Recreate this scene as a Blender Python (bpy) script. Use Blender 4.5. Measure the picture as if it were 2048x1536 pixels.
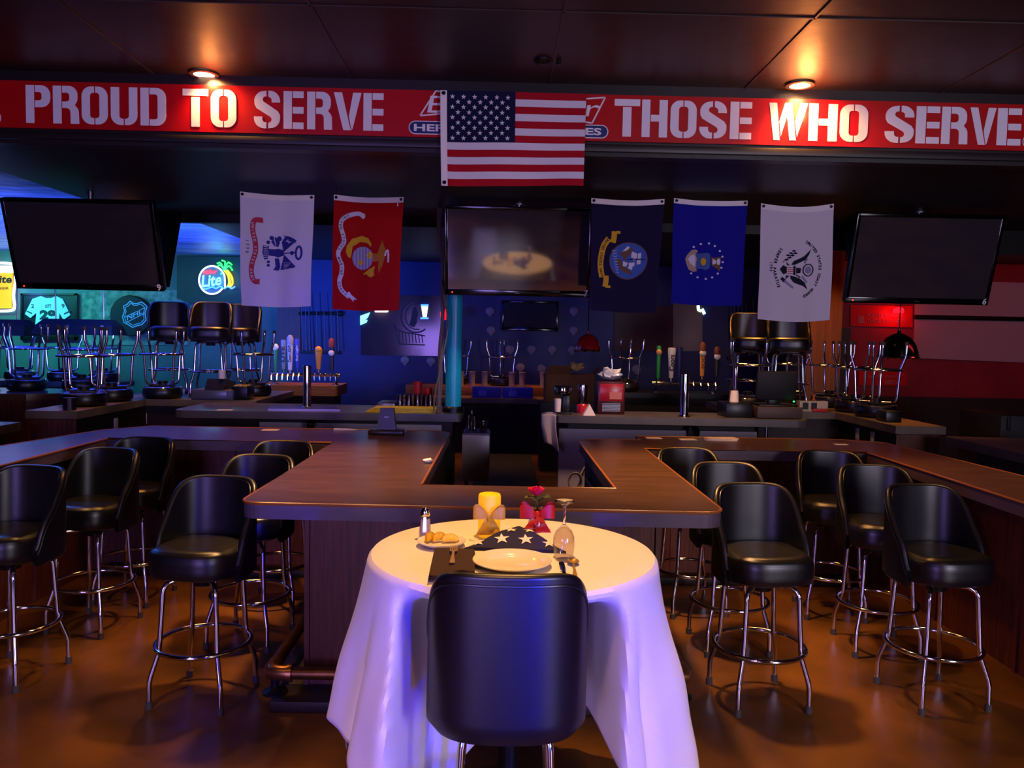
import bpy, bmesh, math, random
from mathutils import Vector, Matrix, noise
from mathutils.geometry import tessellate_polygon
for _o in list(bpy.data.objects): bpy.data.objects.remove(_o)
SC = bpy.context.scene
COL = SC.collection
PI = math.pi
R = math.radians
random.seed(7)

# ------------------------------------------------------------------ camera
F = 1600.0
CAM = Vector((0, 0, 1.8))
Yc = Vector((-24, 96, -1600)).normalized()
Xc = Vector((1, -.018, -.0161)); Xc = (Xc - Yc * Xc.dot(Yc)).normalized()
Zc = Xc.cross(Yc)
cd = bpy.data.cameras.new('camera'); cam = bpy.data.objects.new('camera', cd); COL.objects.link(cam)
cd.sensor_width = 36; cd.lens = 36 * F / 2048; cd.clip_start = .05; cd.clip_end = 100
rot = Matrix((Xc, Yc, Zc))
cam.matrix_world = Matrix.Translation(CAM) @ rot.to_4x4()
SC.camera = cam

def U(px, py, z=None, y=None, x=None):
    """a photo pixel onto a horizontal level z, a frontal plane y or a side plane x"""
    c = Vector(((px - 1024) / F, -(py - 768) / F, -1))
    d = Vector((Xc.dot(c), Yc.dot(c), Zc.dot(c)))
    t = (z - CAM.z) / d.z if z is not None else (y / d.y if y is not None else x / d.x)
    return CAM + d * t

# ------------------------------------------------------------------ world, exposure, room lights
w = bpy.data.worlds.new('world'); SC.world = w; w.use_nodes = True
w.node_tree.nodes['Background'].inputs[0].default_value = (.02, .012, .03, 1)
w.node_tree.nodes['Background'].inputs[1].default_value = .25
SC.view_settings.view_transform = 'Standard'; SC.view_settings.look = 'None'
SC.view_settings.gamma = 1; SC.view_settings.use_curve_mapping = False
SC.view_settings.exposure = 0.0
SC.cycles.max_bounces = 7; SC.cycles.diffuse_bounces = 3; SC.cycles.glossy_bounces = 4
SC.cycles.transmission_bounces = 7; SC.cycles.transparent_max_bounces = 8
SC.cycles.caustics_reflective = False; SC.cycles.caustics_refractive = False
SC.cycles.sample_clamp_indirect = 3.0

def hexc(h):
    h = h.lstrip('#'); o = []
    for i in (0, 2, 4):
        c = int(h[i:i + 2], 16) / 255
        o.append(c / 12.92 if c <= .04045 else ((c + .055) / 1.055) ** 2.4)
    return tuple(o)

def light(kind, name, loc, target, power, color, size=.1, size_y=None, cone=60, blend=.5, spread=None):
    L = bpy.data.lights.new(name, kind); L.energy = power; L.color = hexc(color)
    if kind == 'AREA':
        L.shape = 'RECTANGLE' if size_y else 'DISK'
        L.size = size
        if size_y: L.size_y = size_y
        if spread: L.spread = R(spread)
    else:
        L.shadow_soft_size = size
        if kind == 'SPOT': L.spot_size = R(cone); L.spot_blend = blend
    o = bpy.data.objects.new(name, L); COL.objects.link(o); o.location = loc
    if target is not None:
        o.rotation_euler = (Vector(target) - Vector(loc)).to_track_quat('-Z', 'Y').to_euler()
    return o

WARM = '#ffb45e'
# unseen area lights added behind the viewer
light('AREA', 'violet_unseen_light', (-2.5, -3.4, 1.5), (-.6, 4, 1.4), 175, '#a486f4', 1.5, 2.4)
light('AREA', 'blue_streak_light', (1.8, -3.0, .85), (.12, 2.3, 0.85), 9, '#0a1cff', .26, 1.6, spread=17)  # added narrow beam for the blue streak on the stool back
light('AREA', 'violet_sheen_light', (-.8, -3.2, .85), (-.1, 2.3, .85), 2.2, '#b8a4f0', .5, 1.5, spread=24)  # added narrow beam for the violet sheen on the stool back
light('AREA', 'pale_unseen_light', (4.2, -3.2, 1.9), (1.6, 5, 2.0), 235, '#e2d6f0', 1.3, 1.8)
# warm recessed spots over the table, the aisle and the bar, then added fill spots
light('SPOT', 'table_spot', (.15, 3.15, 3.3), (.05, 2.86, 1.0), 265, '#ffbc68', .05, cone=40, blend=.7)
for i, (x, y, p, c) in enumerate([(-2.2, 1.5, 150, 85), (2.2, 1.5, 160, 85), (0, 1.0, 130, 95), (-.85, 4.55, 480, 62), (.9, 4.55, 480, 62), (-3.1, 4.6, 90, 50), (3.0, 4.4, 90, 50)]):
    light('SPOT', 'aisle_spot', (x, y, 3.3), (x, y + .1, 0), p, '#ffbc7c', .1, cone=c, blend=.8)
for x, y, p in [(-3.7, 7.9, 190), (3.7, 7.9, 190), (-2.4, 11.0, 150), (2.4, 11.0, 110), (0, 12.4, 130), (-1.4, 7.4, 70), (1.9, 7.4, 70), (-3.1, 9.2, 110), (3.1, 9.0, 150), (-1.9, 5.7, 80), (1.9, 5.65, 80)]:
    light('SPOT', 'bar_spot', (x, y, 2.9), (x, y + .05, 0), p, '#ffa548', .22, cone=85, blend=.8)
for x, tx, p, c in [(-1.5, -1.5, 50, '#ffc8b8'), (1.4, 1.4, 210, '#ffc4b4'), (-2.7, -2.9, 45, '#ffc890'), (2.7, 2.9, 45, '#ffc890')]:
    light('SPOT', 'counter_front_fill', (x, 6.78, 2.92), (tx, 8.0, .7), p, c, .1, cone=66, blend=.9)  # added fill to brighten the counter fronts, no such lamp known
light('SPOT', 'tap_fill', (-2.4, 9.2, 2.9), (-2.7, 11.2, 1.4), 60, '#ffe0c0', .1, cone=55, blend=.8)  # added fill lighting the left tap handles from the front
light('SPOT', 'tap_fill', (2.3, 9.2, 2.9), (2.4, 11.2, 1.3), 50, '#ffe0c0', .1, cone=55, blend=.8)  # same added fill for the right tap handles
light('SPOT', 'post_fill', (.3, 6.7, 2.9), (-.45, 7.78, 1.7), 70, '#dff4ff', .1, cone=50, blend=.9)  # added fill to brighten the teal post
light('SPOT', 'partition_fill', (4.0, 9.3, 2.9), (4.3, 10.5, 1.7), 45, '#ffb050', .1, cone=60, blend=.9)  # added fill to brighten the plywood partition
# coloured light in the far rooms
light('SPOT', 'blue_ceiling_wash', (-6.6, 8.6, 1.4), (-6.2, 9.6, 3.1), 800, '#4a70ff', .3, cone=150, blend=.9)
light('SPOT', 'blue_ceiling_wash', (-4.6, 9.4, 1.5), (-4.4, 10.8, 3.1), 1000, '#3a68ff', .3, cone=140, blend=.9)
light('AREA', 'teal_wall_wash', (-8.3, 12.2, 2.9), (-8.2, 14.2, 1.9), 45, '#3cc8be', 1.6, .4, spread=110)
light('AREA', 'green_wall_wash', (-6.0, 12.6, 2.9), (-6.0, 14.2, 1.9), 9, '#4fae96', 1.6, .4, spread=110)
light('SPOT', 'blue_wall_wash', (0, 10.5, 2.9), (0, 13.6, 1.4), 34, '#1428ff', .3, cone=110, blend=.9)
light('SPOT', 'blue_wall_wash', (-2.6, 11.8, 2.9), (-2.5, 13.6, 2.4), 60, '#0a60ff', .3, cone=90, blend=.9)
light('AREA', 'red_wall_wash', (7.0, 9.0, 2.9), (7.0, 12, 1.7), 17, '#ff3038', 2.4, .5)
light('SPOT', 'added_blue_sheen', (-4.6, 6.6, 2.8), (-3.3, 5.0, 1.0), 110, '#3a78ff', .2, cone=48, blend=.8)  # added spot for the blue sheen on the left bar arm

# ------------------------------------------------------------------ materials
MATS = {}
def M(name, col, rough=.5, metal=0, spec=.5, emit=None, es=0, trans=0, ior=1.45, coat=0,
      var=None, bump=None, sheen=0, col2=None):
    """var=(scale, amount or None, (sx,sy,sz)); bump=(scale, strength, distance)"""
    m = bpy.data.materials.new(name); m.use_nodes = True
    nt = m.node_tree; b = nt.nodes['Principled BSDF']
    c = hexc(col)
    b.inputs['Base Color'].default_value = (*c, 1); b.inputs['Roughness'].default_value = rough
    b.inputs['Metallic'].default_value = metal; b.inputs['Specular IOR Level'].default_value = spec
    b.inputs['IOR'].default_value = ior; b.inputs['Transmission Weight'].default_value = trans
    b.inputs['Coat Weight'].default_value = coat; b.inputs['Sheen Weight'].default_value = sheen
    if emit:
        b.inputs['Emission Color'].default_value = (*hexc(emit), 1); b.inputs['Emission Strength'].default_value = es
    if var or bump: tc = nt.nodes.new('ShaderNodeTexCoord')
    if var:
        mp = nt.nodes.new('ShaderNodeMapping'); mp.inputs['Scale'].default_value = var[2] if len(var) > 2 else (1, 1, 1)
        nz = nt.nodes.new('ShaderNodeTexNoise'); nz.inputs['Scale'].default_value = var[0]; nz.inputs['Detail'].default_value = 6
        nt.links.new(tc.outputs['Object'], mp.inputs[0]); nt.links.new(mp.outputs[0], nz.inputs['Vector'])
        rp = nt.nodes.new('ShaderNodeValToRGB')
        a = var[1]
        c2 = hexc(col2) if col2 else tuple(min(1, k * (1 + a)) for k in c)
        c1 = c if col2 else tuple(k * (1 - a) for k in c)
        rp.color_ramp.elements[0].position = .32; rp.color_ramp.elements[0].color = (*c1, 1)
        rp.color_ramp.elements[1].position = .68; rp.color_ramp.elements[1].color = (*c2, 1)
        nt.links.new(nz.outputs['Fac'], rp.inputs[0]); nt.links.new(rp.outputs[0], b.inputs['Base Color'])
    if bump:
        n2 = nt.nodes.new('ShaderNodeTexNoise'); n2.inputs['Scale'].default_value = bump[0]; n2.inputs['Detail'].default_value = 3
        nt.links.new(tc.outputs['Object'], n2.inputs['Vector'])
        bp = nt.nodes.new('ShaderNodeBump'); bp.inputs['Strength'].default_value = bump[1]; bp.inputs['Distance'].default_value = bump[2]
        nt.links.new(n2.outputs['Fac'], bp.inputs['Height']); nt.links.new(bp.outputs[0], b.inputs['Normal'])
    MATS[name] = m
    return m

leather = M('black_leather', '#0b0a0d', .36, spec=.8, bump=(240, .12, .002))
chrome = M('chrome', '#d8d4da', .1, 1)
dullchrome = M('dull_steel', '#8d8a90', .3, 1)
rubber = M('grey_rubber', '#4a4440', .7)
blackm = M('black_metal', '#0a090b', .4, .2)
blackp = M('black_plastic', '#08080a', .35)
blackmatte = M('black_paint', '#0b0808', .8)
tvglass = M('tv_screen', '#38323a', .05, spec=.5, ior=2.6)  # base grey raised to stand for dim room reflections
whitec = M('white_linen', '#efe6e2', .9, spec=.2, sheen=.2, bump=(900, .08, .001))
topwood = M('bar_top_laminate', '#543a27', .3, spec=.5, var=(3.5, .22, (1, 5, 1)), bump=(160, .06, .001))
topface = M('bar_top_edge_band', '#5b4a52', .5, var=(6, .15, (1, 1, 4)))
edgewood = M('oak_trim_highlight', '#9a5a26', .3, spec=.6)  # wood trim whose orange also paints the warm highlight along the edge
panelwood = M('dark_stained_oak', '#5a2a1a', .5, var=(7, .4, (9, 9, .6)), bump=(70, .15, .002))
darkwood = M('dark_wood', '#1d100c', .55, var=(6, .35, (6, 6, .8)))
oakwood = M('honey_oak', '#8a5522', .45, var=(5, .3, (1, 7, 7)))
greytop = M('grey_laminate_top', '#4b4744', .4, var=(5, .2))
pipem = M('old_brass_pipe', '#6b4424', .38, .75, var=(9, .35))
ironm = M('black_iron', '#1a1412', .5, .5)
whitepanel = M('white_melamine', '#b9aeb4', .5, var=(3, .06))
whitepl = M('white_plastic', '#cfc8cc', .45)
paper = M('white_paper', '#efe4d6', .8)
redsign = M('banner_red', '#b4060c', .35, spec=.4)
whitesign = M('banner_white', '#e6e0e6', .45)
bluesign = M('banner_blue', '#16235e', .45)
flagred = M('flag_red', '#a81020', .85, spec=.2, bump=(700, .1, .001))
flagwhite = M('flag_white', '#d8d2d8', .85, spec=.2, bump=(700, .1, .001))
flagblue = M('flag_navy', '#141538', .85, spec=.2, bump=(700, .1, .001))
glass = M('clear_glass', '#ffffff', .02, trans=1, ior=1.47)
def thin(name, tint='#ffffff', gloss=.0):
    m = bpy.data.materials.new(name); m.use_nodes = True; nt = m.node_tree; nt.nodes.clear()
    o = nt.nodes.new('ShaderNodeOutputMaterial'); mx = nt.nodes.new('ShaderNodeMixShader'); tr = nt.nodes.new('ShaderNodeBsdfTransparent'); gl = nt.nodes.new('ShaderNodeBsdfGlossy'); fr = nt.nodes.new('ShaderNodeLayerWeight'); pw = nt.nodes.new('ShaderNodeMath'); ma = nt.nodes.new('ShaderNodeMath')
    tr.inputs[0].default_value = (*hexc(tint), 1); gl.inputs['Roughness'].default_value = .04; fr.inputs[0].default_value = .5; pw.operation = 'POWER'; pw.inputs[1].default_value = 3; ma.operation = 'MULTIPLY_ADD'; ma.inputs[1].default_value = .55; ma.inputs[2].default_value = .05
    nt.links.new(fr.outputs['Facing'], pw.inputs[0]); nt.links.new(pw.outputs[0], ma.inputs[0]); nt.links.new(ma.outputs[0], mx.inputs[0]); nt.links.new(tr.outputs[0], mx.inputs[1]); nt.links.new(gl.outputs[0], mx.inputs[2]); nt.links.new(mx.outputs[0], o.inputs[0])
    MATS[name] = m; return m
thinglass = thin('thin_glass', '#f4f0ee')
china = M('white_china', '#ece2d4', .18, spec=.5)
gold = M('brushed_brass_cutlery', '#d8b06a', .34, .75)

# ------------------------------------------------------------------ mesh builder
class MB:
    def __init__(s, sub=None): s.v = []; s.f = []; s.m = []; s.sm = []; s.sub = sub
    def add(s, vs, fs, mi=0, smooth=False):
        n = len(s.v); s.v += [tuple(v) for v in vs]
        for f in fs: s.f.append(tuple(i + n for i in f)); s.m.append(mi); s.sm.append(smooth)
        return s
    def box(s, c, d, bev=0, mi=0, rz=0, rx=0, ry=0, seg=2):
        bm = bmesh.new(); bmesh.ops.create_cube(bm, size=1)
        bmesh.ops.scale(bm, vec=d, verts=bm.verts)
        if bev > 0: bmesh.ops.bevel(bm, geom=list(bm.edges), offset=min(bev, min(d) * .45), segments=seg, affect='EDGES', profile=.5)
        if rx or ry or rz:
            bmesh.ops.rotate(bm, verts=bm.verts, matrix=Matrix.Rotation(rz, 3, 'Z') @ Matrix.Rotation(ry, 3, 'Y') @ Matrix.Rotation(rx, 3, 'X'))
        bm.verts.index_update()
        s.add([v.co + Vector(c) for v in bm.verts], [[v.index for v in f.verts] for f in bm.faces], mi, bev > 0); bm.free()
        return s
    def b2(s, p0, p1, bev=0, mi=0):
        c = [(a + b) / 2 for a, b in zip(p0, p1)]; d = [abs(a - b) for a, b in zip(p0, p1)]
        return s.box(c, d, bev, mi)
    def tube(s, pts, r, seg=10, closed=False, mi=0, cap=True):
        pts = [Vector(p) for p in pts]; n = len(pts)
        rs = r if isinstance(r, (list, tuple)) else [r] * n
        vs = []; fs = []; prev = None
        for i, p in enumerate(pts):
            if closed: t = pts[(i + 1) % n] - pts[i - 1]
            else: t = pts[min(i + 1, n - 1)] - pts[max(i - 1, 0)]
            t.normalize()
            if prev is None:
                a = Vector((0, 0, 1)) if abs(t.z) < .9 else Vector((1, 0, 0))
                u = t.cross(a).normalized()
            else:
                u = prev - t * prev.dot(t)
                u = u.normalized() if u.length > 1e-6 else t.orthogonal().normalized()
            prev = u; w_ = t.cross(u)
            for k in range(seg):
                a = 2 * PI * k / seg
                vs.append(p + (u * math.cos(a) + w_ * math.sin(a)) * rs[i])
        for i in range(n if closed else n - 1):
            j = (i + 1) % n
            for k in range(seg):
                l = (k + 1) % seg
                fs.append((i * seg + k, i * seg + l, j * seg + l, j * seg + k))
        if cap and not closed:
            fs.append(tuple(range(seg))[::-1]); fs.append(tuple((n - 1) * seg + k for k in range(seg)))
        return s.add(vs, fs, mi, True)
    def cyl(s, p0, p1, r0, r1=None, seg=20, mi=0):
        return s.tube([p0, p1], [r0, r0 if r1 is None else r1], seg, mi=mi)
    def lathe(s, prof, c=(0, 0, 0), seg=28, mi=0, smooth=True, sx=1, sy=1, closed=False):
        vs = []; fs = []; n = len(prof)
        for r, z in prof:
            for k in range(seg):
                a = 2 * PI * k / seg
                vs.append((c[0] + max(r, 1e-4) * math.cos(a) * sx, c[1] + max(r, 1e-4) * math.sin(a) * sy, c[2] + z))
        for i in range(n if closed else n - 1):
            j = (i + 1) % n
            for k in range(seg):
                l = (k + 1) % seg
                fs.append((i * seg + k, i * seg + l, j * seg + l, j * seg + k))
        if not closed:
            if prof[0][0] > 1e-3: fs.append(tuple(range(seg))[::-1])
            if prof[-1][0] > 1e-3: fs.append(tuple((n - 1) * seg + k for k in range(seg)))
        return s.add(vs, fs, mi, smooth)
    def grid(s, fn, nu, nv, mi=0, smooth=True, closeu=False):
        vs = [fn(i / (nu if closeu else nu - 1), j / (nv - 1)) for j in range(nv) for i in range(nu)]
        fs = []
        for j in range(nv - 1):
            for i in range(nu if closeu else nu - 1):
                k = (i + 1) % nu
                fs.append((j * nu + i, j * nu + k, (j + 1) * nu + k, (j + 1) * nu + i))
        return s.add(vs, fs, mi, smooth)
    def prism(s, poly, z0, z1, mi=0, mside=None, mp=None):
        """2-D outline extruded from z0 to z1; mp maps (x,y,z) to a point"""
        mp = mp or (lambda x, y, z: (x, y, z))
        n = len(poly)
        tris = tessellate_polygon([[Vector((p[0], p[1], 0)) for p in poly]])
        vs = [mp(p[0], p[1], z0) for p in poly] + [mp(p[0], p[1], z1) for p in poly]
        s.add(vs, [tuple(t) for t in tris] + [tuple(i + n for i in t) for t in tris], mi)
        s.add(vs, [(i, (i + 1) % n, n + (i + 1) % n, n + i) for i in range(n)], mi if mside is None else mside)
        return s
    def flat(s, poly, mp, mi=0):
        tris = [tuple(t) for t in tessellate_polygon([[Vector((p[0], p[1], 0)) for p in poly]])]
        pts = [tuple(p[:2]) for p in poly]
        if s.sub:      # keep large pieces following the cloth
            todo, done = tris, []
            while todo:
                a, b, c = todo.pop()
                e = max(((a, b, c), (b, c, a), (c, a, b)), key=lambda q: math.dist(pts[q[0]], pts[q[1]]))
                if math.dist(pts[e[0]], pts[e[1]]) <= s.sub: done.append((a, b, c)); continue
                pts.append(tuple((pts[e[0]][k] + pts[e[1]][k]) / 2 for k in (0, 1))); n = len(pts) - 1
                todo += [(e[0], n, e[2]), (n, e[1], e[2])]
            tris = done
        return s.add([mp(p[0], p[1]) for p in pts], tris, mi)
    def ball(s, c, r, mi=0, seg=14, sz=1, sx=1, sy=1):
        n = seg // 2
        return s.lathe([(r * math.sin(PI * i / n), -r * sz * math.cos(PI * i / n)) for i in range(n + 1)], c, seg, mi, True, sx, sy)
    def build(s, name, mats, parent=None, org=(0, 0, 0), recalc=True):
        me = bpy.data.meshes.new(name)
        ox, oy, oz = org
        me.from_pydata([(v[0] - ox, v[1] - oy, v[2] - oz) for v in s.v], [], s.f)
        for m in (mats if isinstance(mats, (list, tuple)) else [mats]): me.materials.append(m)
        me.polygons.foreach_set('material_index', s.m); me.polygons.foreach_set('use_smooth', s.sm)
        bm = bmesh.new(); bm.from_mesh(me); bmesh.ops.remove_doubles(bm, verts=bm.verts, dist=2e-5)
        if recalc: bmesh.ops.recalc_face_normals(bm, faces=bm.faces)
        bm.to_mesh(me); bm.free(); me.update()
        if any(s.sm):
            try: me.set_sharp_from_angle(angle=R(38))
            except Exception: pass
        o = bpy.data.objects.new(name, me); COL.objects.link(o)
        if parent is not None: o.parent = parent
        else: o.location = org
        return o

def tag(o, label, cat, group=None, kind=None):
    o['label'] = label; o['category'] = cat
    if group: o['group'] = group
    if kind: o['kind'] = kind
    return o
def thing(name, label, cat, loc=(0, 0, 0), rz=0, group=None):
    o = bpy.data.objects.new(name, None); COL.objects.link(o); o.location = loc; o.rotation_euler = (0, 0, rz)
    o.empty_display_size = .1
    return tag(o, label, cat, group)
def struct(o): o['kind'] = 'structure'; return o
def dup(root, loc, rot, label, group=None):
    c = root.copy(); COL.objects.link(c); c.location = loc; c.rotation_euler = rot; c['label'] = label
    if group: c['group'] = group
    def kids(a, b):
        for ch in list(a.children):
            k = ch.copy(); COL.objects.link(k); k.parent = b; kids(ch, k)
    kids(root, c)
    return c

# ------------------------------------------------------------------ lettering
_TX = {}
def text_mesh(body, bold=.0):
    k = (body, bold)
    if k in _TX: return _TX[k]
    cu = bpy.data.curves.new('lettering', 'FONT'); cu.body = body; cu.size = 1; cu.offset = bold; cu.resolution_u = 3
    ob = bpy.data.objects.new('lettering', cu); COL.objects.link(ob)
    bpy.context.view_layer.update()
    me = bpy.data.meshes.new_from_object(ob.evaluated_get(bpy.context.evaluated_depsgraph_get()))
    vs = [tuple(v.co) for v in me.vertices]; fs = [tuple(p.vertices) for p in me.polygons]
    bpy.data.objects.remove(ob); bpy.data.curves.remove(cu); bpy.data.meshes.remove(me)
    if vs:
        x0 = min(v[0] for v in vs); x1 = max(v[0] for v in vs); y0 = min(v[1] for v in vs); y1 = max(v[1] for v in vs)
    else: x0 = x1 = y0 = y1 = 0
    _TX[k] = (vs, fs, x0, x1, y0, y1)
    return _TX[k]
def put_text(mb, body, x0, y0, x1, y1, mp, mi=0, bold=.02, slant=0):
    """letters stretched to fill a rectangle of the surface"""
    vs, fs, a0, a1, b0, b1 = text_mesh(body, bold)
    def g(v):
        u = (v[0] - a0) / (a1 - a0); t = (v[1] - b0) / (b1 - b0)
        return mp(x0 + (x1 - x0) * u + slant * t, y0 + (y1 - y0) * t)
    mb.add([g(v) for v in vs], fs, mi)
def path_text(mb, body, pts, size, mp, mi=0, bold=.02, wide=1.0):
    """letters spread along a path; b runs down, letter tops to the side the path turns them to"""
    L = [0]
    for i in range(1, len(pts)): L.append(L[-1] + math.dist(pts[i], pts[i - 1]))
    n = len(body)
    for i, ch in enumerate(body):
        if ch == ' ': continue
        d = L[-1] * (i + .5) / n
        j = max(k for k in range(len(L) - 1) if L[k] <= d)
        t = (d - L[j]) / (L[j + 1] - L[j])
        px = pts[j][0] + (pts[j + 1][0] - pts[j][0]) * t; py = pts[j][1] + (pts[j + 1][1] - pts[j][1]) * t
        tx, ty = pts[j + 1][0] - pts[j][0], pts[j + 1][1] - pts[j][1]; l = math.hypot(tx, ty); tx /= l; ty /= l
        vs, fs, a0, a1, b0, b1 = text_mesh(ch, bold)
        cx = (a0 + a1) / 2
        out = []
        for v in vs:
            u = (v[0] - cx) * size * wide; h = (v[1] - .36) * size
            out.append(mp(px + tx * u + ty * h, py + ty * u - tx * h))
        mb.add(out, fs, mi)
def arc(cx, cy, r, a0, a1, n=8, ry=None):
    ry = r if ry is None else ry
    return [(cx + r * math.cos(R(a0 + (a1 - a0) * i / n)), cy + ry * math.sin(R(a0 + (a1 - a0) * i / n))) for i in range(n + 1)]
def star(cx, cy, r, rot=90):
    return [(cx + (r if i % 2 == 0 else r * .4) * math.cos(R(rot + 36 * i)), cy + (r if i % 2 == 0 else r * .4) * math.sin(R(rot + 36 * i))) for i in range(10)]

# ================================================================== THE SETTING
def rpoly(pts, n=7):
    out = []; k = len(pts)
    for i, p in enumerate(pts):
        P = Vector(p[:2]); r = p[2] if len(p) > 2 else 0
        if r <= 0: out.append((P.x, P.y)); continue
        A = Vector(pts[i - 1][:2]) - P; B = Vector(pts[(i + 1) % k][:2]) - P
        A.normalize(); B.normalize()
        h = A.angle(B) / 2; d = r / math.tan(h); c = P + (A + B).normalized() * (r / math.sin(h))
        s = P + A * d - c; e = P + B * d - c
        a0 = math.atan2(s.y, s.x); a1 = math.atan2(e.y, e.x)
        da = (a1 - a0 + PI) % (2 * PI) - PI
        out += [(c.x + r * math.cos(a0 + da * q / n), c.y + r * math.sin(a0 + da * q / n)) for q in range(n + 1)]
    return out

floor_m = M('stained_concrete', '#332010', .3, spec=.5, var=(1.5, .5), col2='#80521f', bump=(5, .12, .01))
ceil_m = M('black_ceiling_board', '#2c1a16', .42, spec=.5, var=(2, .3), bump=(6, .3, .01))
lowceil_m = M('black_soffit_board', '#120c0d', .5, var=(2, .3))
plankstreak_m = M('plank_light_streaks', '#7a86c0', .5, var=(1.6, .6, (.3, 5, 1)), bump=(3, .6, .05))  # stretched noise paints streaks of light into the plank colour
wallblue_m = M('blue_painted_wall', '#121c58', .5, var=(1.5, .25))
wallgreen_m = M('green_painted_wall', '#4d6b62', .6, var=(1.2, .3))
wallred_m = M('red_painted_wall', '#7a1420', .55, var=(1.5, .2))
wallfront_m = M('dark_front_wall', '#1b1416', .7)

def plane(name, p0, p1, m):
    b = MB(); b.b2(p0, p1); o = b.build(name, m, org=[(a + c) / 2 for a, c in zip(p0, p1)]); return struct(o)
plane('floor', (-12, -5, -.1), (12, 15, 0), floor_m)
plane('floor_sheet_trim', (-3.0, 4.25, 0), (2.9, 12.0, .008), M('black_floor_sheet', '#0b0a0a', .7)) if False else None
plane('ceiling', (-12, -5, 3.37), (12, 5.06, 3.47), ceil_m)
plane('ceiling_soffit', (-3.86, 5.16, 2.99), (12, 8.35, 3.1), lowceil_m)
plane('ceiling_rear', (-3.45, 8.35, 3.02), (12, 15, 3.12), lowceil_m)
plane('ceiling_left', (-12, 5.16, 3.13), (-3.86, 8.35, 3.2), plankstreak_m)
plane('ceiling_left_rear', (-12, 8.35, 3.13), (-3.45, 15, 3.2), plankstreak_m)
plane('wall_back', (-3.45, 13.6, 0), (4.9, 13.7, 3.2), wallblue_m)
plane('wall_left_rear', (-12, 14.2, 0), (-3.45, 14.3, 3.2), wallgreen_m)
plane('wall_right_rear', (4.9, 12.0, 1.0), (12, 12.1, 3.2), wallred_m)
plane('wall_right_rear_wainscot', (4.9, 11.97, 0), (12, 12.1, 1.0), darkwood)
plane('wall_left', (-12.1, -5, 0), (-12, 14.3, 3.4), wallfront_m)
plane('wall_right', (12, -5, 0), (12.1, 14.3, 3.4), wallfront_m)
plane('wall_front', (-12, -5.1, 0), (12, -5, 3.4), wallfront_m)
plane('wall_left_return', (-3.52, 13.6, 0), (-3.45, 14.3, 3.2), wallblue_m)
# seams between the ceiling boards
sm = MB()
for i in range(-9, 10): sm.box((i * 1.22 + .28, 2.0, 3.368), (.012, 6.1, .006))
for y in (-.6, 1.84, 3.96): sm.box((0, y, 3.368), (24, .012, .006))
struct(sm.build('ceiling_trim', M('ceiling_seam', '#3a2a26', .45)))
# header beam that carries the banner, with a small ledge under it
hb = MB(); hb.b2((-12, 5.06, 2.93), (12, 5.16, 3.47)); hb.b2((-12, 5.03, 2.955), (12, 5.06, 3.0), .004)
struct(hb.build('trim_1', M('dark_header_beam', '#1c1413', .4)))
b = MB(); b.b2((4.05, 10.5, 0), (4.5, 10.62, 3.02)); struct(b.build('wall_partition', M('varnished_plywood', '#8a4a12', .4, var=(3, .25, (8, 8, .6)))))
b = MB(); b.b2((4.52, 10.9, 0), (4.8, 11.0, 2.0)); struct(b.build('door_1', M('dark_door', '#150a0b', .5)))
b = MB(); b.b2((3.0, 8.3, 2.75), (12, 8.4, 3.02)); b.b2((-3.86, 8.3, 2.9), (3.0, 8.4, 3.02)); struct(b.build('trim_2', lowceil_m))

# ---------------------------------------------------------- banner above the bar
BY = 5.05
def bz(px, py): return U(px, py, y=BY).z
def bx(px, py=220): return U(px, py, y=BY).x
zb0, zb1 = bz(1000, 279), bz(1000, 186)
ban = thing('banner', 'long red banner reading PROUD TO SERVE THOSE WHO SERVE across the header beam', 'banner', (0, BY, zb0))
b = MB(); b.box((0, -.012, (zb1 - zb0) / 2), (8.4, .016, zb1 - zb0)); b.build('panel', redsign, ban)
GL = {}
GL['T'] = (.69, [[(0, .82), (.69, .82), (.69, 1), (0, 1)], [(.23, 0), (.46, 0), (.46, .79), (.23, .79)]])
GL['E'] = (.55, [[(0, 0), (.227, 0), (.227, 1), (0, 1)]] + [[(.25, a), (.55, a), (.55, a + .175), (.25, a + .175)] for a in (0, .41, .825)])
GL['H'] = (.71, [[(0, 0), (.227, 0), (.227, 1), (0, 1)], [(.48, 0), (.71, 0), (.71, 1), (.48, 1), (.48, .6), (.25, .6), (.25, .42), (.48, .42)]])
GL['P'] = (.67, [[(0, 0), (.227, 0), (.227, 1), (0, 1)], [(.25, 1)] + arc(.42, .75, .25, 90, 0, 6) + arc(.42, .67, .25, 0, -90, 6) + [(.25, .42), (.25, .6)] + arc(.36, .67, .07, -90, 0, 4) + arc(.36, .75, .07, 0, 90, 4) + [(.25, .82)]])
GL['R'] = (.70, [[(0, 0), (.227, 0), (.227, 1), (0, 1)], [(.25, 1)] + arc(.43, .77, .23, 90, 0, 6) + arc(.43, .68, .23, 0, -45, 4) + [(.585, .5)] + arc(.48, .30, .21, 50, 0, 4) + [(.70, 0), (.47, 0), (.465, .28)] + arc(.36, .31, .105, 0, 90, 4) + [(.25, .415), (.25, .585)] + arc(.36, .665, .08, -90, 0, 4) + arc(.36, .74, .08, 0, 90, 4) + [(.25, .82)]])
_oh = [(.345, 1)] + arc(.26, .74, .26, 90, 180, 7) + arc(.26, .26, .26, 180, 270, 7) + [(.345, 0), (.345, .165)] + arc(.315, .25, .085, 255, 180, 4) + arc(.315, .75, .085, 180, 105, 4) + [(.345, .835)]
GL['O'] = (.72, [_oh, [(.72 - x, y) for x, y in _oh]])
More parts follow.
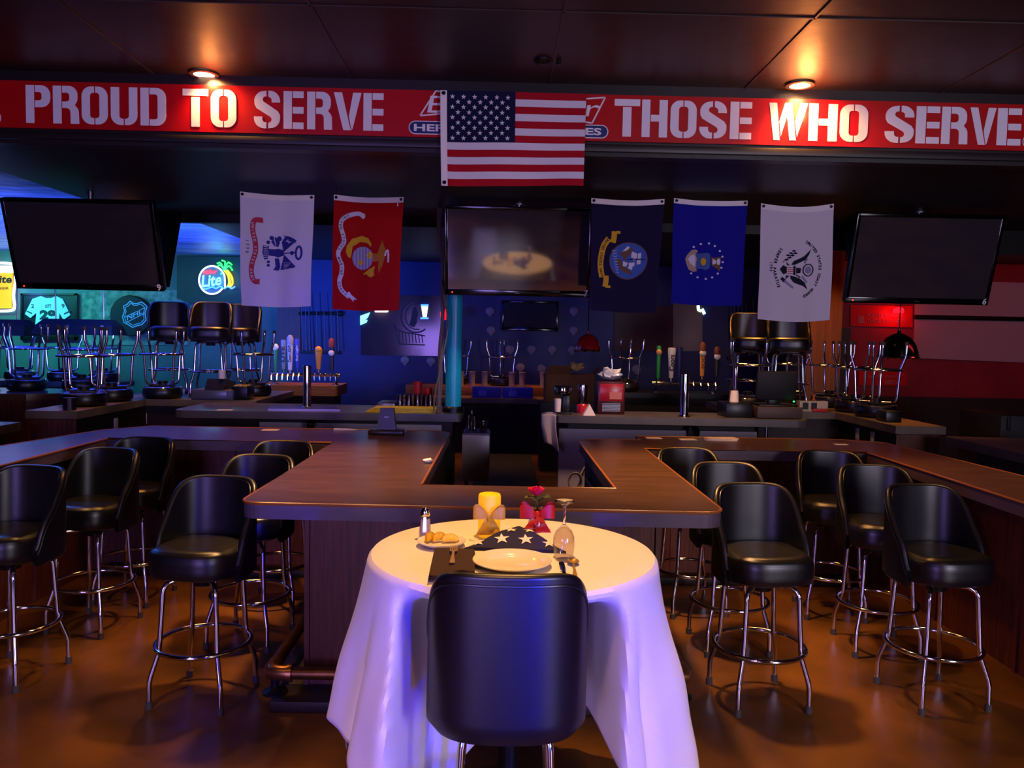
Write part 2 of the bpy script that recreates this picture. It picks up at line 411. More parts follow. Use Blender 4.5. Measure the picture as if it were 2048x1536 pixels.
_uh = [(0, 1), (.227, 1), (.227, .26)] + arc(.31, .25, .083, 180, 255, 4) + [(.34, .165), (.34, 0)] + arc(.26, .26, .26, 270, 180, 7)
GL['U'] = (.71, [_uh, [(.71 - x, y) for x, y in _uh]])
GL['D'] = (.70, [[(0, 0), (.227, 0), (.227, 1), (0, 1)], [(.25, 1)] + arc(.44, .74, .26, 90, 0, 7) + arc(.44, .26, .26, 0, -90, 7) + [(.25, 0), (.25, .17)] + arc(.4, .24, .07, -90, 0, 4) + arc(.4, .76, .07, 0, 90, 4) + [(.25, .83)]])
GL['V'] = (.73, [[(0, 1), (.215, 1), (.45, 0), (.255, 0)], [(.51, 1), (.73, 1), (.50, .04), (.47, .0), (.40, .37)]])
GL['W'] = (1.09, [[(0, 1), (.22, 1), (.33, 0), (.15, 0)], [(.445, 1), (.64, 1), (.785, 0), (.60, 0), (.515, .66), (.355, .1), (.30, .5)], [(.885, 1), (1.09, 1), (.81, .1), (.745, .5)]])
GL['S'] = (.70, [[(.335, 1)] + arc(.28, .72, .27, 90, 180, 7) + [(.02, .62), (.07, .53), (.42, .32)] + arc(.39, .235, .085, 40, -75, 5) + [(.38, .15), (.38, 0)] + arc(.44, .27, .26, -90, 0, 7) + [(.70, .36), (.64, .46), (.29, .69)] + arc(.32, .765, .085, 215, 105, 5) + [(.335, .845)],
    [(.385, 1)] + arc(.43, .73, .27, 90, 0, 7) + [(.70, .69), (.475, .69)] + arc(.40, .755, .075, 0, 80, 4) + [(.385, .845)],
    [(0, .31), (.225, .31)] + arc(.31, .245, .085, 180, 260, 4) + [(.335, .16), (.335, 0)] + arc(.27, .27, .27, 270, 180, 7)])
lets = [('P', 56, 105), ('R', 110, 162), ('O', 167, 219), ('U', 225, 278), ('D', 284, 335), ('T', 368, 419), ('O', 424, 475), ('S', 510, 562),
        ('E', 569, 609), ('R', 616, 666), ('V', 669, 724), ('E', 728, 768), ('T', 1228, 1279), ('H', 1283, 1334), ('O', 1340, 1392), ('S', 1398, 1452),
        ('E', 1459, 1502), ('W', 1536, 1613), ('H', 1616, 1673), ('O', 1678, 1734), ('S', 1768, 1826), ('E', 1830, 1877), ('R', 1881, 1934), ('V', 1937, 1989), ('E', 1992, 2040)]
zl0, zl1 = bz(690, 262), bz(690, 187)
for part in (lets[:12], lets[12:]):
  b = MB()
  for ch, p0, p1 in part:
      x0, x1 = bx(p0), bx(p1); gw, polys = GL[ch]
      for pl in polys:
        b.prism([(x0 + p[0] / gw * (x1 - x0), zl0 + p[1] * (zl1 - zl0) - zb0) for p in pl], -.022, -.0205, mp=lambda x, z, t: (x, t, z))
  b.build('lettering', whitesign, ban)
# the bowtie emblem and motto pill half hidden behind the flag, and the pill ends at the banner's edges
b = MB()
def bm_(x, z, t=-.0215): return (x, t, z - zb0)
for px0, px1 in ((818, 1216), (-150, 7), (2042, 2200)):
    x0, x1 = bx(px0, 258), bx(px1, 258); z0, z1 = bz(1000, 274), bz(1000, 247); r = (z1 - z0) / 2
    for rr, mi, t in ((r, 1, -.021), (r - .006, 0, -.0225)):
        b.flat(arc(x0 + r, z0 + r, rr, 90, 270, 10) + arc(x1 - r, z0 + r, rr, -90, 90, 10), lambda x, z, t=t: bm_(x, z, t), mi)
    if px0 == 818: put_text(b, "HERE'S TO THE HEROES", bx(829), bz(1000, 268), bx(1203), bz(1000, 253), lambda x, z: bm_(x, z, -.024), 1, .03)
    b.build('motto_pill', [bluesign, whitesign], ban); b = MB()
def strip(pts, wd, mp, mi):
    for (xa, za), (xb, zb) in zip(pts, pts[1:]):
        dx, dz = xb - xa, zb - za; l = math.hypot(dx, dz) or 1; nx, nz = -dz / l * wd / 2, dx / l * wd / 2
        b.flat([(xa + nx, za + nz), (xb + nx, zb + nz), (xb - nx, zb - nz), (xa - nx, za - nz)], mp, mi)
bt = [(872, 187), (841, 237), (1020, 216), (1184, 244), (1209, 192), (1020, 210), (872, 187)]
strip([(bx(p), bz(1000, q)) for p, q in bt], .009, lambda x, z: bm_(x, z, -.0225), 1)
put_text(b, 'Budweiser', bx(855), bz(1000, 231), bx(1196), bz(1000, 197), lambda x, z: bm_(x, z, -.0235), 1, .0, .02)
b.build('bowtie_emblem', [bluesign, whitesign], ban)

# ---------------------------------------------------------- recessed spots in the ceiling
for lab, px, py in (('recessed ceiling spot glowing above the letters TO of the banner', 408, 146), ('recessed ceiling spot glowing above the letters WHO of the banner', 1600, 168)):
    p = U(px, py, z=3.368)
    t = thing('ceiling_spot', lab, 'ceiling light', p, group='recessed spots before the banner')
    b = MB(); b.lathe([(.062, 0), (.085, -.002), (.085, -.012), (.062, -.014)], closed=True); b.build('trim_ring', M('spot_ring', '#6a5048', .35, .6), t)
    b = MB(); b.lathe([(.0, -.004), (.061, -.004), (.061, -.009), (0, -.011)]); b.build('lamp_face', M('lamp_glow', '#fff0d8', emit='#ffe2b8', es=9), t)
    light('SPOT', 'banner_spot_light', (p.x + .03, p.y, 3.34), (p.x + .12, 5.05, 2.95), 95, '#ffb868', .035, cone=140, blend=.9)
    light('POINT', 'banner_spot_spill', (p.x + .05, p.y + .02, 3.22), None, 9, '#ff9c50', .05)
p = U(1086, 120, z=3.368)
b = MB(); b.lathe([(.0, -.03), (.03, -.028), (.05, -.012), (.055, 0)], p, 16); b.cyl(p + Vector((.09, 0, -.025)), p + Vector((.09, 0, 0)), .014, seg=8)
tag(b.build('smoke_detector', blackm, org=p), 'small dark sprinkler cover on the black ceiling above the flag', 'detector')

# ---------------------------------------------------------- flags
def grom(parent, pts, m=None):
    b = MB()
    for i, p in enumerate(pts):
        b = MB(); b.lathe([(.006, -.002), (.012, -.002), (.012, .002), (.006, .002)], (0, 0, 0), 10, closed=True)
        b.lathe([(0, 0), (.0065, 0)], (0, 0, .001), 10)
        b.v = [(p[0] + v[0], p[1] - .004 - v[2], p[2] + v[1]) for v in b.v]
        b.build('grommet', m or blackm, parent)
# national flag on the banner
TLc, BRc = U(881, 181, y=4.99), U(1168, 374, y=4.99)
fw, fh = BRc.x - TLc.x, TLc.z - BRc.z
usf = thing('national_flag', 'stars and stripes flag hung over the middle of the red banner', 'flag', (TLc.x, 4.99, BRc.z))
def usp(a, c, off=0):     # a 0..1 across, c 0..1 down
    k = c ** 1.5
    x = fw * a + .012 * k * (1 - a) - .006 * k * a
    y = .018 * math.sin(a * 9 + c * 2) * c - .004 - off
    z = fh * (1 - c) - .008 * math.sin(a * PI) * c - .010 * math.sin(a * 5 + 1) * k
    return (x, y, z)
h0 = .045
b = MB()
for i in range(13):
    b.grid(lambda u, v, i=i: usp(h0 + (1 - h0) * u, (i + v) / 13), 30, 4, i % 2)
cu0, cu1 = h0, h0 + (1 - h0) * .492
b.grid(lambda u, v: usp(cu0 + (cu1 - cu0) * u, v * 7 / 13, .003), 16, 14, 2)
for r_ in range(9):
    for c_ in range(6 if r_ % 2 == 0 else 5):
        su = cu0 + (cu1 - cu0) * ((c_ + (.5 if r_ % 2 == 0 else 1.0)) / 6 * .97 + .0); sv = 7 / 13 * (r_ + 1.2) / 10.0
        b.flat([(su + sx / fw, sv - sy / fh) for sx, sy in star(0, 0, .0165)], lambda u, v: usp(u, v, .006), 1)
b.build('cloth', [flagred, flagwhite, flagblue], usf, recalc=False)
b = MB(); b.grid(lambda u, v: usp(h0 * u, v, .002), 3, 20); hd = b.build('header', whitec, usf, recalc=False)
grom(hd, [usp(h0 * .5, .03, .003), usp(h0 * .5, .965, .003)])

def ribbon(b, pts, wd, mp, mi):
    n = len(pts); vs = []
    for i, p in enumerate(pts):
        q0 = pts[max(i - 1, 0)]; q1 = pts[min(i + 1, n - 1)]
        tx, ty = q1[0] - q0[0], q1[1] - q0[1]; l = math.hypot(tx, ty) or 1
        nx, ny = -ty / l * wd / 2, tx / l * wd / 2
        vs += [mp(p[0] + nx, p[1] + ny), mp(p[0] - nx, p[1] - ny)]
    b.add(vs, [(2 * i, 2 * i + 1, 2 * i + 3, 2 * i + 2) for i in range(n - 1)], mi)
def smooth(pts, k=6):
    out = []; n = len(pts)
    for i in range(n - 1):
        p0, p1, p2, p3 = pts[max(i - 1, 0)], pts[i], pts[i + 1], pts[min(i + 2, n - 1)]
        for j in range(k):
            t = j / k
            out.append(tuple(.5 * (2 * p1[d] + (p2[d] - p0[d]) * t + (2 * p0[d] - 5 * p1[d] + 4 * p2[d] - p3[d]) * t * t + (3 * p1[d] - p0[d] - 3 * p2[d] + p3[d]) * t ** 3) for d in range(len(p1))))
    out.append(tuple(pts[-1])); return out

def branch_flag(name, label, tl, tr, bl, br, field, seed, header=whitec, sag=.014, d=6.6):
    P = [U(*q, y=d) for q in (tl, tr, bl, br)]
    org = Vector((P[2].x, d, P[2].z))
    fl = thing(name, label, 'flag', org, group='service flags hung in a row from the soffit')
    W_ = P[1].x - P[0].x; H_ = P[0].z - P[2].z
    def mp(u, v, off=0):      # u 0..1 across, v 0..1 down
        x = (P[0].x * (1 - u) + P[1].x * u) * (1 - v) + (P[2].x * (1 - u) + P[3].x * u) * v
        z = (P[0].z * (1 - u) + P[1].z * u) * (1 - v) + (P[2].z * (1 - u) + P[3].z * u) * v
        z -= sag * math.sin(PI * u) * (1 - .3 * v)
        y = d - .02 - (.020 * math.sin(u * 7 + seed) + .008 * math.sin(u * 15 + seed * 2 + v * 2)) * (.25 + .9 * v) - off
        x += .006 * math.sin(v * 6 + seed) * v
        return (x - org.x, y - org.y, z - org.z)
    b = MB(); b.grid(lambda u, v: mp(u, .045 + .955 * v), 24, 30); b.build('cloth', field, fl, recalc=False)
    b = MB(); b.grid(lambda u, v: mp(u, .047 * v, .001), 20, 3); hd = b.build('header', header, fl, recalc=False)
    grom(hd, [mp(.035, .022, .003), mp(.965, .022, .003)])
    for u in (.035, .965):
        q = Vector(mp(u, .022)); b = MB(); b.tube([q, (q.x, q.y + .004, 2.992 - org.z)], .0016, 6); b.build('hanging_wire', blackm, fl)
    return fl, mp, W_, H_
def emb(mp, x0, y0, sx, sy, off=.005):    # emblem sheet coordinates -> flag
    return lambda a, c: mp((a - x0) / sx, (c - y0) / sy, off)
def ell(cx, cy, rx, ry, n=28): return [(cx + rx * math.cos(2 * PI * i / n), cy + ry * math.sin(2 * PI * i / n)) for i in range(n)]
arm_white = M('flag_pale', '#ddd6e6', .85, spec=.2, bump=(700, .1, .001)); army_blue = M('emblem_blue', '#2b2c86', .85)
scroll_red = M('emblem_red', '#c43a4c', .85); dk = M('emblem_black', '#0c0a24', .85); gold_c = M('emblem_gold', '#d8a418', .8)
lil = M('emblem_grey', '#8f86a8', .85); brn = M('emblem_brown', '#6a4a36', .85); skyb = M('emblem_sky', '#3a5cae', .85); tan = M('emblem_tan', '#b09680', .85)
marine_red = M('flag_scarlet', '#b00a10', .85, spec=.2, bump=(700, .1, .001)); navy_c = M('flag_dark_navy', '#1c1238', .85, spec=.2, bump=(700, .1, .001))
air_c = M('flag_ultramarine', '#16168c', .85, spec=.2, bump=(700, .1, .001)); coast_c = M('flag_offwhite', '#d6ccd2', .85, spec=.2, bump=(700, .1, .001))

# white flag with blue war-office device and red scroll
fl, mp, W_, H_ = branch_flag('service_flag', 'white flag with blue round device and red scroll, left of the scarlet flag', (482, 384), (630, 391), (485, 611), (623, 613), arm_white, 1.0)
E = emb(mp, 10, 30, 890, 1370)
b = MB(60)
cx, cy = 500, 735
fan = [(540, 720), (705, 585), (660, 555), (560, 525), (510, 600), (530, 680)]
b.flat(fan, E, 0); b.flat([(545, 750), (700, 900), (690, 915), (560, 935), (500, 940), (530, 830)], E, 0)
b.flat([(290, 650), (360, 655), (350, 735), (350, 810), (310, 825), (285, 740)], E, 0)
b.flat([(355, 690), (430, 690), (470, 680), (540, 700), (545, 760), (470, 790), (430, 775), (355, 770)], E, 0)
for q, rr in (((390, 555), 26), ((350, 610), 22), ((355, 848), 18), ((355, 890), 18), ((480, 560), 30), ((650, 735), 26)): b.flat(ell(*q, rr, rr), E, 0)
b.flat([(385, 600), (430, 540), (490, 600), (470, 660), (420, 650)], E, 0)
b.flat([(430, 800), (480, 800), (500, 900), (480, 950), (410, 945), (440, 900)], E, 0)
ribbon(b, ell(735, 735, 36, 78) + [ell(735, 735, 36, 78)[0]], 26, E, 0)
ribbon(b, [(545, 738), (690, 728)], 14, E, 0)
ribbon(b, smooth([(530, 520), (640, 550), (700, 620)]), 8, E, 0)
E2 = emb(mp, 10, 30, 890, 1370, .008)
for i in range(6):
    ribbon(b, [(300, 665 + i * 27), (345, 665 + i * 25)], 9, E2, 1)
for i in range(5): ribbon(b, [(560 + i * 8, 590 - i * 6), (640 - i * 10, 600 + i * 4)], 5, E2, 1)
for i in range(5): ribbon(b, [(545, 850 + i * 18), (640 - i * 14, 860 + i * 14)], 5, E2, 1)
ribbon(b, [(420, 560), (440, 640)], 10, E2, 1); ribbon(b, [(360, 630), (400, 690)], 12, E2, 1)
b.build('emblem', [army_blue, arm_white], fl, recalc=False)
sp = smooth([(280, 350), (200, 350), (165, 400), (165, 500), (195, 620), (200, 740), (165, 860), (150, 960), (165, 1060), (200, 1100), (245, 1095)])
b = MB(60); ribbon(b, sp, 62, E, 0); b.flat([(235, 325), (285, 325), (290, 385), (262, 372), (235, 385)], E, 0); b.flat([(205, 1068), (255, 1062), (250, 1135), (225, 1118), (205, 1125)], E, 0)
path_text(b, 'UNITED STATES ARMY', sp[10:-8], 44, E2, 1, .03)
path_text(b, '1775', [(100, 590), (100, 770)], 44, E2, 2, .01)
b.build('scroll', [scroll_red, arm_white, dk], fl, recalc=False)

# scarlet flag
fl, mp, W_, H_ = branch_flag('service_flag', 'scarlet flag with gold eagle, globe and anchor and white scroll', (669, 390), (808, 395), (665, 618), (797, 621), marine_red, 2.3)
E = emb(mp, 1138, 60, 840, 1380); E2 = emb(mp, 1138, 60, 840, 1380, .009); E3 = emb(mp, 1138, 60, 840, 1380, .013)
b = MB(60)
b.flat([(1300, 730), (1310, 660), (1370, 570), (1490, 525), (1570, 550), (1615, 620), (1610, 660), (1560, 610), (1470, 600), (1380, 660), (1370, 740), (1362, 805), (1325, 790)], E, 0)
b.flat([(1515, 990), (1590, 930), (1670, 890), (1650, 960), (1660, 1000), (1620, 1030), (1580, 1015), (1560, 990), (1530, 1000)], E, 0)
b.flat([(1745, 575), (1785, 680), (1790, 780), (1760, 880), (1715, 985), (1705, 900), (1715, 800), (1700, 720)], E, 1)
b.flat([(1640, 740), (1720, 740), (1720, 830), (1640, 840)], E, 1)
b.flat(ell(1510, 798, 132, 142), E2, 2)
for i in range(6): ribbon(b, [(1410 + i * 40, 798 - math.sqrt(max(0, 1 - ((1410 + i * 40 - 1510) / 132) ** 2)) * 138), (1410 + i * 40, 798 + math.sqrt(max(0, 1 - ((1410 + i * 40 - 1510) / 132) ** 2)) * 138)], 7, E3, 3)
b.flat([(1550, 760), (1600, 710), (1640, 740), (1630, 800), (1580, 800)], E3, 0); b.flat([(1440, 835), (1520, 825), (1530, 850), (1490, 890), (1460, 870)], E3, 0)
ribbon(b, smooth([(1830, 850), (1830, 760), (1820, 705), (1800, 720), (1790, 770)]), 22, E2, 3)
b.build('emblem', [gold_c, M('emblem_bronze', '#b06a18', .85), lil, flagwhite], fl, recalc=False)
sp = smooth([(1500, 290), (1440, 260), (1330, 290), (1250, 350), (1232, 430), (1265, 540), (1275, 620), (1230, 700), (1210, 760), (1225, 830), (1255, 900), (1250, 1000), (1225, 1100), (1250, 1200), (1340, 1280)])
b = MB(60); ribbon(b, sp, 52, E, 0); b.flat([(1340, 1210), (1365, 1250), (1435, 1305), (1395, 1305), (1390, 1335), (1330, 1270), (1310, 1240)], E, 0)
b.flat(ell(1495, 285, 26, 34), E, 0)
path_text(b, 'UNITED STATES  MARINE  CORPS', sp[12:-2], 40, E2, 1, .02)
b.build('scroll', [flagwhite, dk], fl, recalc=False)
b = MB(60); ribbon(b, [(1912, 130), (1912, 172)], 14, E2, 0); b.build('care_tag', whitec, fl, recalc=False)

# navy flag
fl, mp, W_, H_ = branch_flag('service_flag', 'dark navy flag with yellow scroll and sailing ship roundel beside the middle television', (1182, 397), (1328, 399), (1180, 620), (1310, 625), navy_c, .4)
E = emb(mp, 10, 40, 935, 1440); E2 = emb(mp, 10, 40, 935, 1440, .008); E3 = emb(mp, 10, 40, 935, 1440, .011)
b = MB(60)
b.flat(ell(520, 815, 262, 240, 40), E, 0); b.flat(ell(520, 815, 250, 228, 40), E2, 1)
b.flat([(385, 725), (490, 680), (585, 640), (570, 700), (500, 770), (470, 830), (440, 760)], E3, 2)
b.flat([(340, 800), (420, 790), (450, 880), (560, 930), (600, 990), (500, 970), (420, 930), (380, 870)], E3, 2)
for pl in ([(430, 700), (500, 625), (535, 640), (500, 680)], [(560, 690), (640, 720), (640, 780), (560, 770)], [(650, 720), (690, 710), (690, 780), (650, 790)], [(640, 800), (690, 790), (690, 855), (640, 860)], [(450, 820), (520, 840), (500, 890), (450, 885)], [(530, 840), (615, 830), (610, 880), (540, 900)], [(520, 890), (590, 890), (580, 930), (530, 910)], [(560, 800), (620, 770), (620, 810)]):
    b.flat(pl, E3, 3)
for i in range(9): ribbon(b, smooth([(290 + i * 9, 690 + i * 34), (330 + i * 7, 700 + i * 34), (350 + i * 6, 680 + i * 36)], 3), 6, E3, 3)
ribbon(b, [(500, 800), (740, 800)], 10, E3, 4)
b.build('emblem', [brn, skyb, brn, flagwhite, dk], fl, recalc=False)
sp = smooth([(245, 540), (180, 640), (150, 780), (145, 900), (172, 1045)])
b = MB(60); ribbon(b, sp, 78, E, 0)
ribbon(b, smooth([(300, 590), (312, 520), (315, 445)]), 72, E, 0); ribbon(b, [(340, 455), (395, 455)], 34, E, 0)
ribbon(b, smooth([(225, 1020), (228, 1080), (215, 1165)]), 72, E, 0); ribbon(b, [(225, 1160), (290, 1160)], 34, E, 0)
path_text(b, 'UNITED STATES NAVY', sp, 50, E2, 1, .02)
b.build('scroll', [gold_c, dk], fl, recalc=False)

# ultramarine flag
fl, mp, W_, H_ = branch_flag('service_flag', 'plain blue flag with a small crest ringed by white stars', (1347, 397), (1494, 402), (1340, 606), (1482, 612), air_c, 3.1)
E = emb(mp, 1065, 40, 945, 1385); E2 = emb(mp, 1065, 40, 945, 1385, .008)
b = MB(60)
for q in ((1348, 655), (1435, 612), (1535, 602), (1612, 633), (1680, 698), (1716, 773), (1720, 845), (1705, 920), (1660, 997), (1587, 1050), (1505, 1072), (1403, 1055), (1323, 1007)): b.flat(ell(*q, 15, 14, 10), E, 0)
b.flat([(1240, 820), (1270, 760), (1320, 700), (1370, 685), (1405, 705), (1380, 740), (1395, 835), (1380, 930), (1395, 970), (1350, 985), (1290, 960), (1260, 890)], E, 1)
b.flat([(1275, 820), (1310, 770), (1365, 750), (1375, 835), (1365, 920), (1310, 880)], E2, 0)
b.flat([(1370, 745), (1450, 735), (1520, 725), (1555, 745), (1560, 840), (1550, 930), (1500, 955), (1450, 940), (1375, 945)], E, 2)
b.flat(ell(1470, 845, 34, 50), E2, 3)
b.flat([(1570, 770), (1600, 790), (1640, 785), (1700, 770), (1690, 850), (1685, 970), (1640, 930), (1575, 895)], E, 4); b.flat(ell(1665, 840, 24, 44), E2, 0); b.flat([(1585, 800), (1640, 830), (1630, 870), (1585, 880)], E2, 0)
b.build('emblem', [flagwhite, tan, M('emblem_steel', '#3e5c98', .85), gold_c, brn], fl, recalc=False)

# off-white flag with the eagle
fl, mp, W_, H_ = branch_flag('service_flag', 'off-white flag with dark eagle and curved lettering, nearest the right television', (1521, 407), (1666, 408), (1517, 638), (1659, 640), coast_c, 5.0, sag=.03)
E = emb(mp, 70, 45, 880, 1420); E2 = emb(mp, 70, 45, 880, 1420, .008)
b = MB(60)
b.flat([(440, 760), (470, 710), (540, 680), (600, 650), (685, 570), (655, 640), (610, 700), (540, 730), (480, 760)], E, 0)
b.flat([(430, 890), (490, 905), (550, 930), (610, 980), (650, 1065), (590, 1020), (530, 1000), (470, 975), (435, 930)], E, 0)
b.flat([(298, 825), (340, 770), (385, 790), (385, 860), (345, 885)], E, 0)
b.flat([(375, 725), (420, 765), (390, 770)], E, 0); b.flat([(380, 890), (420, 895), (370, 945)], E, 0)
b.flat([(385, 775), (490, 770), (490, 885), (385, 885)], E, 1)
for i in range(4): ribbon(b, [(390, 795 + i * 24), (465, 794 + i * 24)], 10, E2, 2)
b.flat([(465, 770), (490, 770), (490, 885), (465, 885)], E2, 0)
b.flat([(500, 790), (560, 800), (550, 860), (500, 865)], E, 0)
ribbon(b, ell(650, 825, 66, 72) + ell(650, 825, 66, 72)[:1], 14, E, 0); b.flat(ell(650, 825, 42, 46), E, 3)
for i in range(7):
    t = i / 6; q = (380 + t * 110, 680 - t * 85); b.flat(ell(q[0], q[1] + (-22 if i % 2 else 20), 26, 11, 10), E, 0)
ribbon(b, [(335, 735), (490, 600)], 7, E, 0); ribbon(b, [(320, 930), (370, 970)], 40, E, 0); ribbon(b, [(360, 960), (470, 1045)], 26, E, 3)
ribbon(b, [(500, 880), (550, 915)], 14, E, 0); ribbon(b, [(570, 900), (640, 980)], 24, E, 3); ribbon(b, [(600, 740), (640, 680)], 24, E, 3)
path_text(b, 'UNITED STATES COAST GUARD', smooth([(625, 470), (720, 560), (780, 660), (808, 780), (800, 900), (760, 1010), (690, 1100), (600, 1155)]), 46, E, 0, .04)
path_text(b, 'SEMPER PARATUS', smooth([(325, 560), (270, 660), (242, 780), (245, 880), (300, 1055)]), 46, E, 0, .04)
path_text(b, '1790', [(195, 740), (200, 865)], 42, E, 0, .03)
b.build('emblem', [dk, flagwhite, scroll_red, lil], fl, recalc=False)

# ================================================================== THE BAR
ZT = 1.02
outline = rpoly([(-1.18, 3.63, .10), (1.04, 3.57, .10), (1.045, 5.66), (2.64, 5.64), (2.62, 2.6), (3.30, 2.6), (3.12, 5.3), (3.04, 6.2, .05), (2.75, 6.36), (1.10, 6.36), (1.10, 6.14), (.61, 6.10, .16), (.615, 4.12), (-.395, 4.14), (-.385, 6.48, .16),
                 (-2.80, 6.50), (-3.05, 6.18), (-3.27, 5.22), (-3.45, 4.3), (-3.5, 2.9), (-2.8, 2.9), (-2.79, 5.72), (-1.18, 5.70)])
bar = thing('bar_counter', 'dark laminate bar counter winding round the room with a squared U jutting forward', 'bar counter', (0, 0, 0))
b = MB(); b.prism(outline, ZT - .075, ZT, 0, 1); b.build('worktop', [topwood, topface], bar)
b = MB(); b.tube([(x, y, ZT - .004) for x, y in outline], .0075, 8, closed=True); b.build('edge_trim', edgewood, bar)
def panelled(b, x0, y0, x1, y1, z0, z1, axis, n):
    """a run of boards with thin proud battens between them"""
    b.b2((x0, y0, z0), (x1, y1, z1))
    for i in range(n + 1):
        if axis == 'x':
            x = x0 + (x1 - x0) * i / n; b.b2((x - .012, min(y0, y1) - .012, z0), (x + .012, max(y0, y1) + .012, z1 - .01))
        else:
            y = y0 + (y1 - y0) * i / n; b.b2((min(x0, x1) - .012, y - .012, z0), (max(x0, x1) + .012, y + .012, z1 - .01))
zb = ZT - .078
b = MB(); panelled(b, -.93, 3.90, .80, 3.94, .0, zb, 'x', 2); b.build('front_panel', panelwood, bar)
for nm, x in (('side_panel', -.93), ('side_panel', .76)):
    b = MB(); panelled(b, x, 3.94, x + .04, 5.94, 0, zb, 'y', 3); b.build(nm, panelwood, bar)
b = MB(); panelled(b, -3.0, 5.95, -.93, 5.99, 0, zb, 'x', 4); b.build('back_panel', panelwood, bar)
b = MB(); panelled(b, .80, 5.90, 2.86, 5.94, 0, zb, 'x', 4); b.build('back_panel', panelwood, bar)
b = MB(); panelled(b, -3.06, 2.95, -3.02, 5.95, 0, zb, 'y', 4); b.build('side_panel', panelwood, bar)
b = MB(); panelled(b, 2.88, 2.65, 2.92, 5.90, 0, zb, 'y', 4); b.build('side_panel', panelwood, bar)
b = MB(); b.b2((-.66, 4.2, 0), (-.42, 6.3, zb)); b.build('inner_cabinet', darkwood, bar)
b = MB(); b.b2((.66, 4.2, 0), (.70, 6.0, zb)); b.build('inner_cabinet', darkwood, bar)
b = MB()
for x0, x1, y0, y1 in ((-1.06, .93, 3.70, 3.90), (-1.06, -.93, 3.9, 5.95), (.80, .93, 3.9, 5.90), (-2.9, -1.06, 5.8, 5.95), (.93, 2.75, 5.75, 5.90)): b.b2((x0, y0, 0), (x1, y1, .055), .008)
b.build('kerb', M('worn_kerb_concrete', '#2a1a12', .5, var=(5, .4)), bar)
# foot rail
fr = thing('foot_rail', 'old brass-coloured pipe foot rail with elbows round the foot of the jutting bar', 'foot rail', (0, 3.77, .055))
o_ = Vector((0, 3.77, .055))
def fv(*p): return [Vector(q) - o_ for q in p]
ZR = .165
b = MB(); b.tube(fv((-1.05, 3.77, ZR), (.90, 3.76, ZR)), .03, 14); b.build('front_pipe', pipem, fr)
for x, s in ((-1.08, -1), (.93, 1)):
    b = MB(); b.tube(fv((x, 3.80, ZR), (x, 5.75, ZR)), .03, 14); b.build('side_pipe', pipem, fr)
    b = MB(); b.tube(fv((x - s * .10, 3.77, ZR), (x - s * .05, 3.77, ZR), (x - s * .012, 3.782, ZR), (x, 3.82, ZR), (x, 3.88, ZR)), [.036, .037, .038, .037, .036], 14)
    b.lathe([(.030, -.012), (.043, -.012), (.043, .012), (.030, .012)], Vector((0, 0, 0)), 14, closed=True)
    n0 = len(b.v) - 56; b.v[n0:] = [(x - s * .10 + v[2], v[1], ZR - .055 + v[0]) for v in b.v[n0:]]
    b.build('elbow', M('brass_elbow_fitting', '#94643a', .3, .8) if x < 0 else MATS['brass_elbow_fitting'], fr)
for i, (x, y) in enumerate([(-1.06, 3.80), (.91, 3.80), (-.1, 3.77), (-1.08, 5.0), (.93, 5.0)]):
    b = MB(); q = Vector((x, y, .055)) - o_
    b.cyl(q, q + Vector((0, 0, .10)), .02, seg=10); b.lathe([(.06, .0), (.06, .008), (.03, .022), (.022, .03)], q, 16); b.build('floor_flange', ironm, fr)

b = MB(); b.b2((-2.9, 6.6, 0), (2.8, 7.5, .012), .004); b.b2((-.4, 4.2, 0), (.64, 6.59, .012), .004); b.b2((-.3, 7.51, 0), (.5, 12.1, .012), .004)  # black sheet added to keep the floor behind the bar dark
tag(b.build('floor_dark_sheet', M('black_floor_sheet', '#0b0a0a', .75), org=(0, 6.6, 0)), 'black sheet added to darken the floor behind the bar', 'added sheet')
# islands behind the bar
def island(name, label, poly, z, base, panels=None, th=.07, topm=greytop, basem=darkwood):
    t = thing(name, label, 'counter', (0, 0, 0))
    b = MB(); b.prism(rpoly(poly), z - th, z); b.build('worktop', topm, t)
    b = MB(); b.prism(base, 0, z - th); b.build('cabinet', basem, t)
    return t
ISZ = 1.05
li = island('service_counter', 'grey-topped service counter left of the aisle with the teal post on its end',
            [(-3.06, 7.5, .12), (-.36, 7.55, .04), (-.36, 8.4), (-3.06, 8.4)], ISZ, [(-2.9, 7.8), (-.45, 7.8), (-.45, 8.35), (-2.9, 8.35)])
b = MB(); b.b2((-2.3, 7.7, .2), (-.55, 7.78, .93)); b.build('front_panel', whitepanel, li)
b = MB(); b.box((-1.78, 7.62, .94), (.06, .16, .08), .01, rx=.5); b.build('bracket', blackm, li)
ri = island('service_counter', 'grey-topped service counter behind the bar, right of the aisle, with white panels under it',
            [(.55, 7.62, .04), (2.98, 7.55, .12), (2.98, 8.2), (.55, 8.2)], ISZ, [(.7, 7.95), (2.7, 7.95), (2.7, 8.15), (.7, 8.15)])
for a, c in ((.60, 1.86), (1.98, 2.56)):
    b = MB(); b.b2((a, 7.84, .12), (c, 7.90, .90)); b.build('front_panel', whitepanel, ri)
b = MB(); b.box((1.92, 7.74, .93), (.05, .2, .08), .01, rx=.5); b.build('bracket', blackm, ri)
b = MB(); b.cyl((2.62, 7.75, 0), (2.62, 7.75, .98), .02, seg=10); b.build('leg', dullchrome, ri)

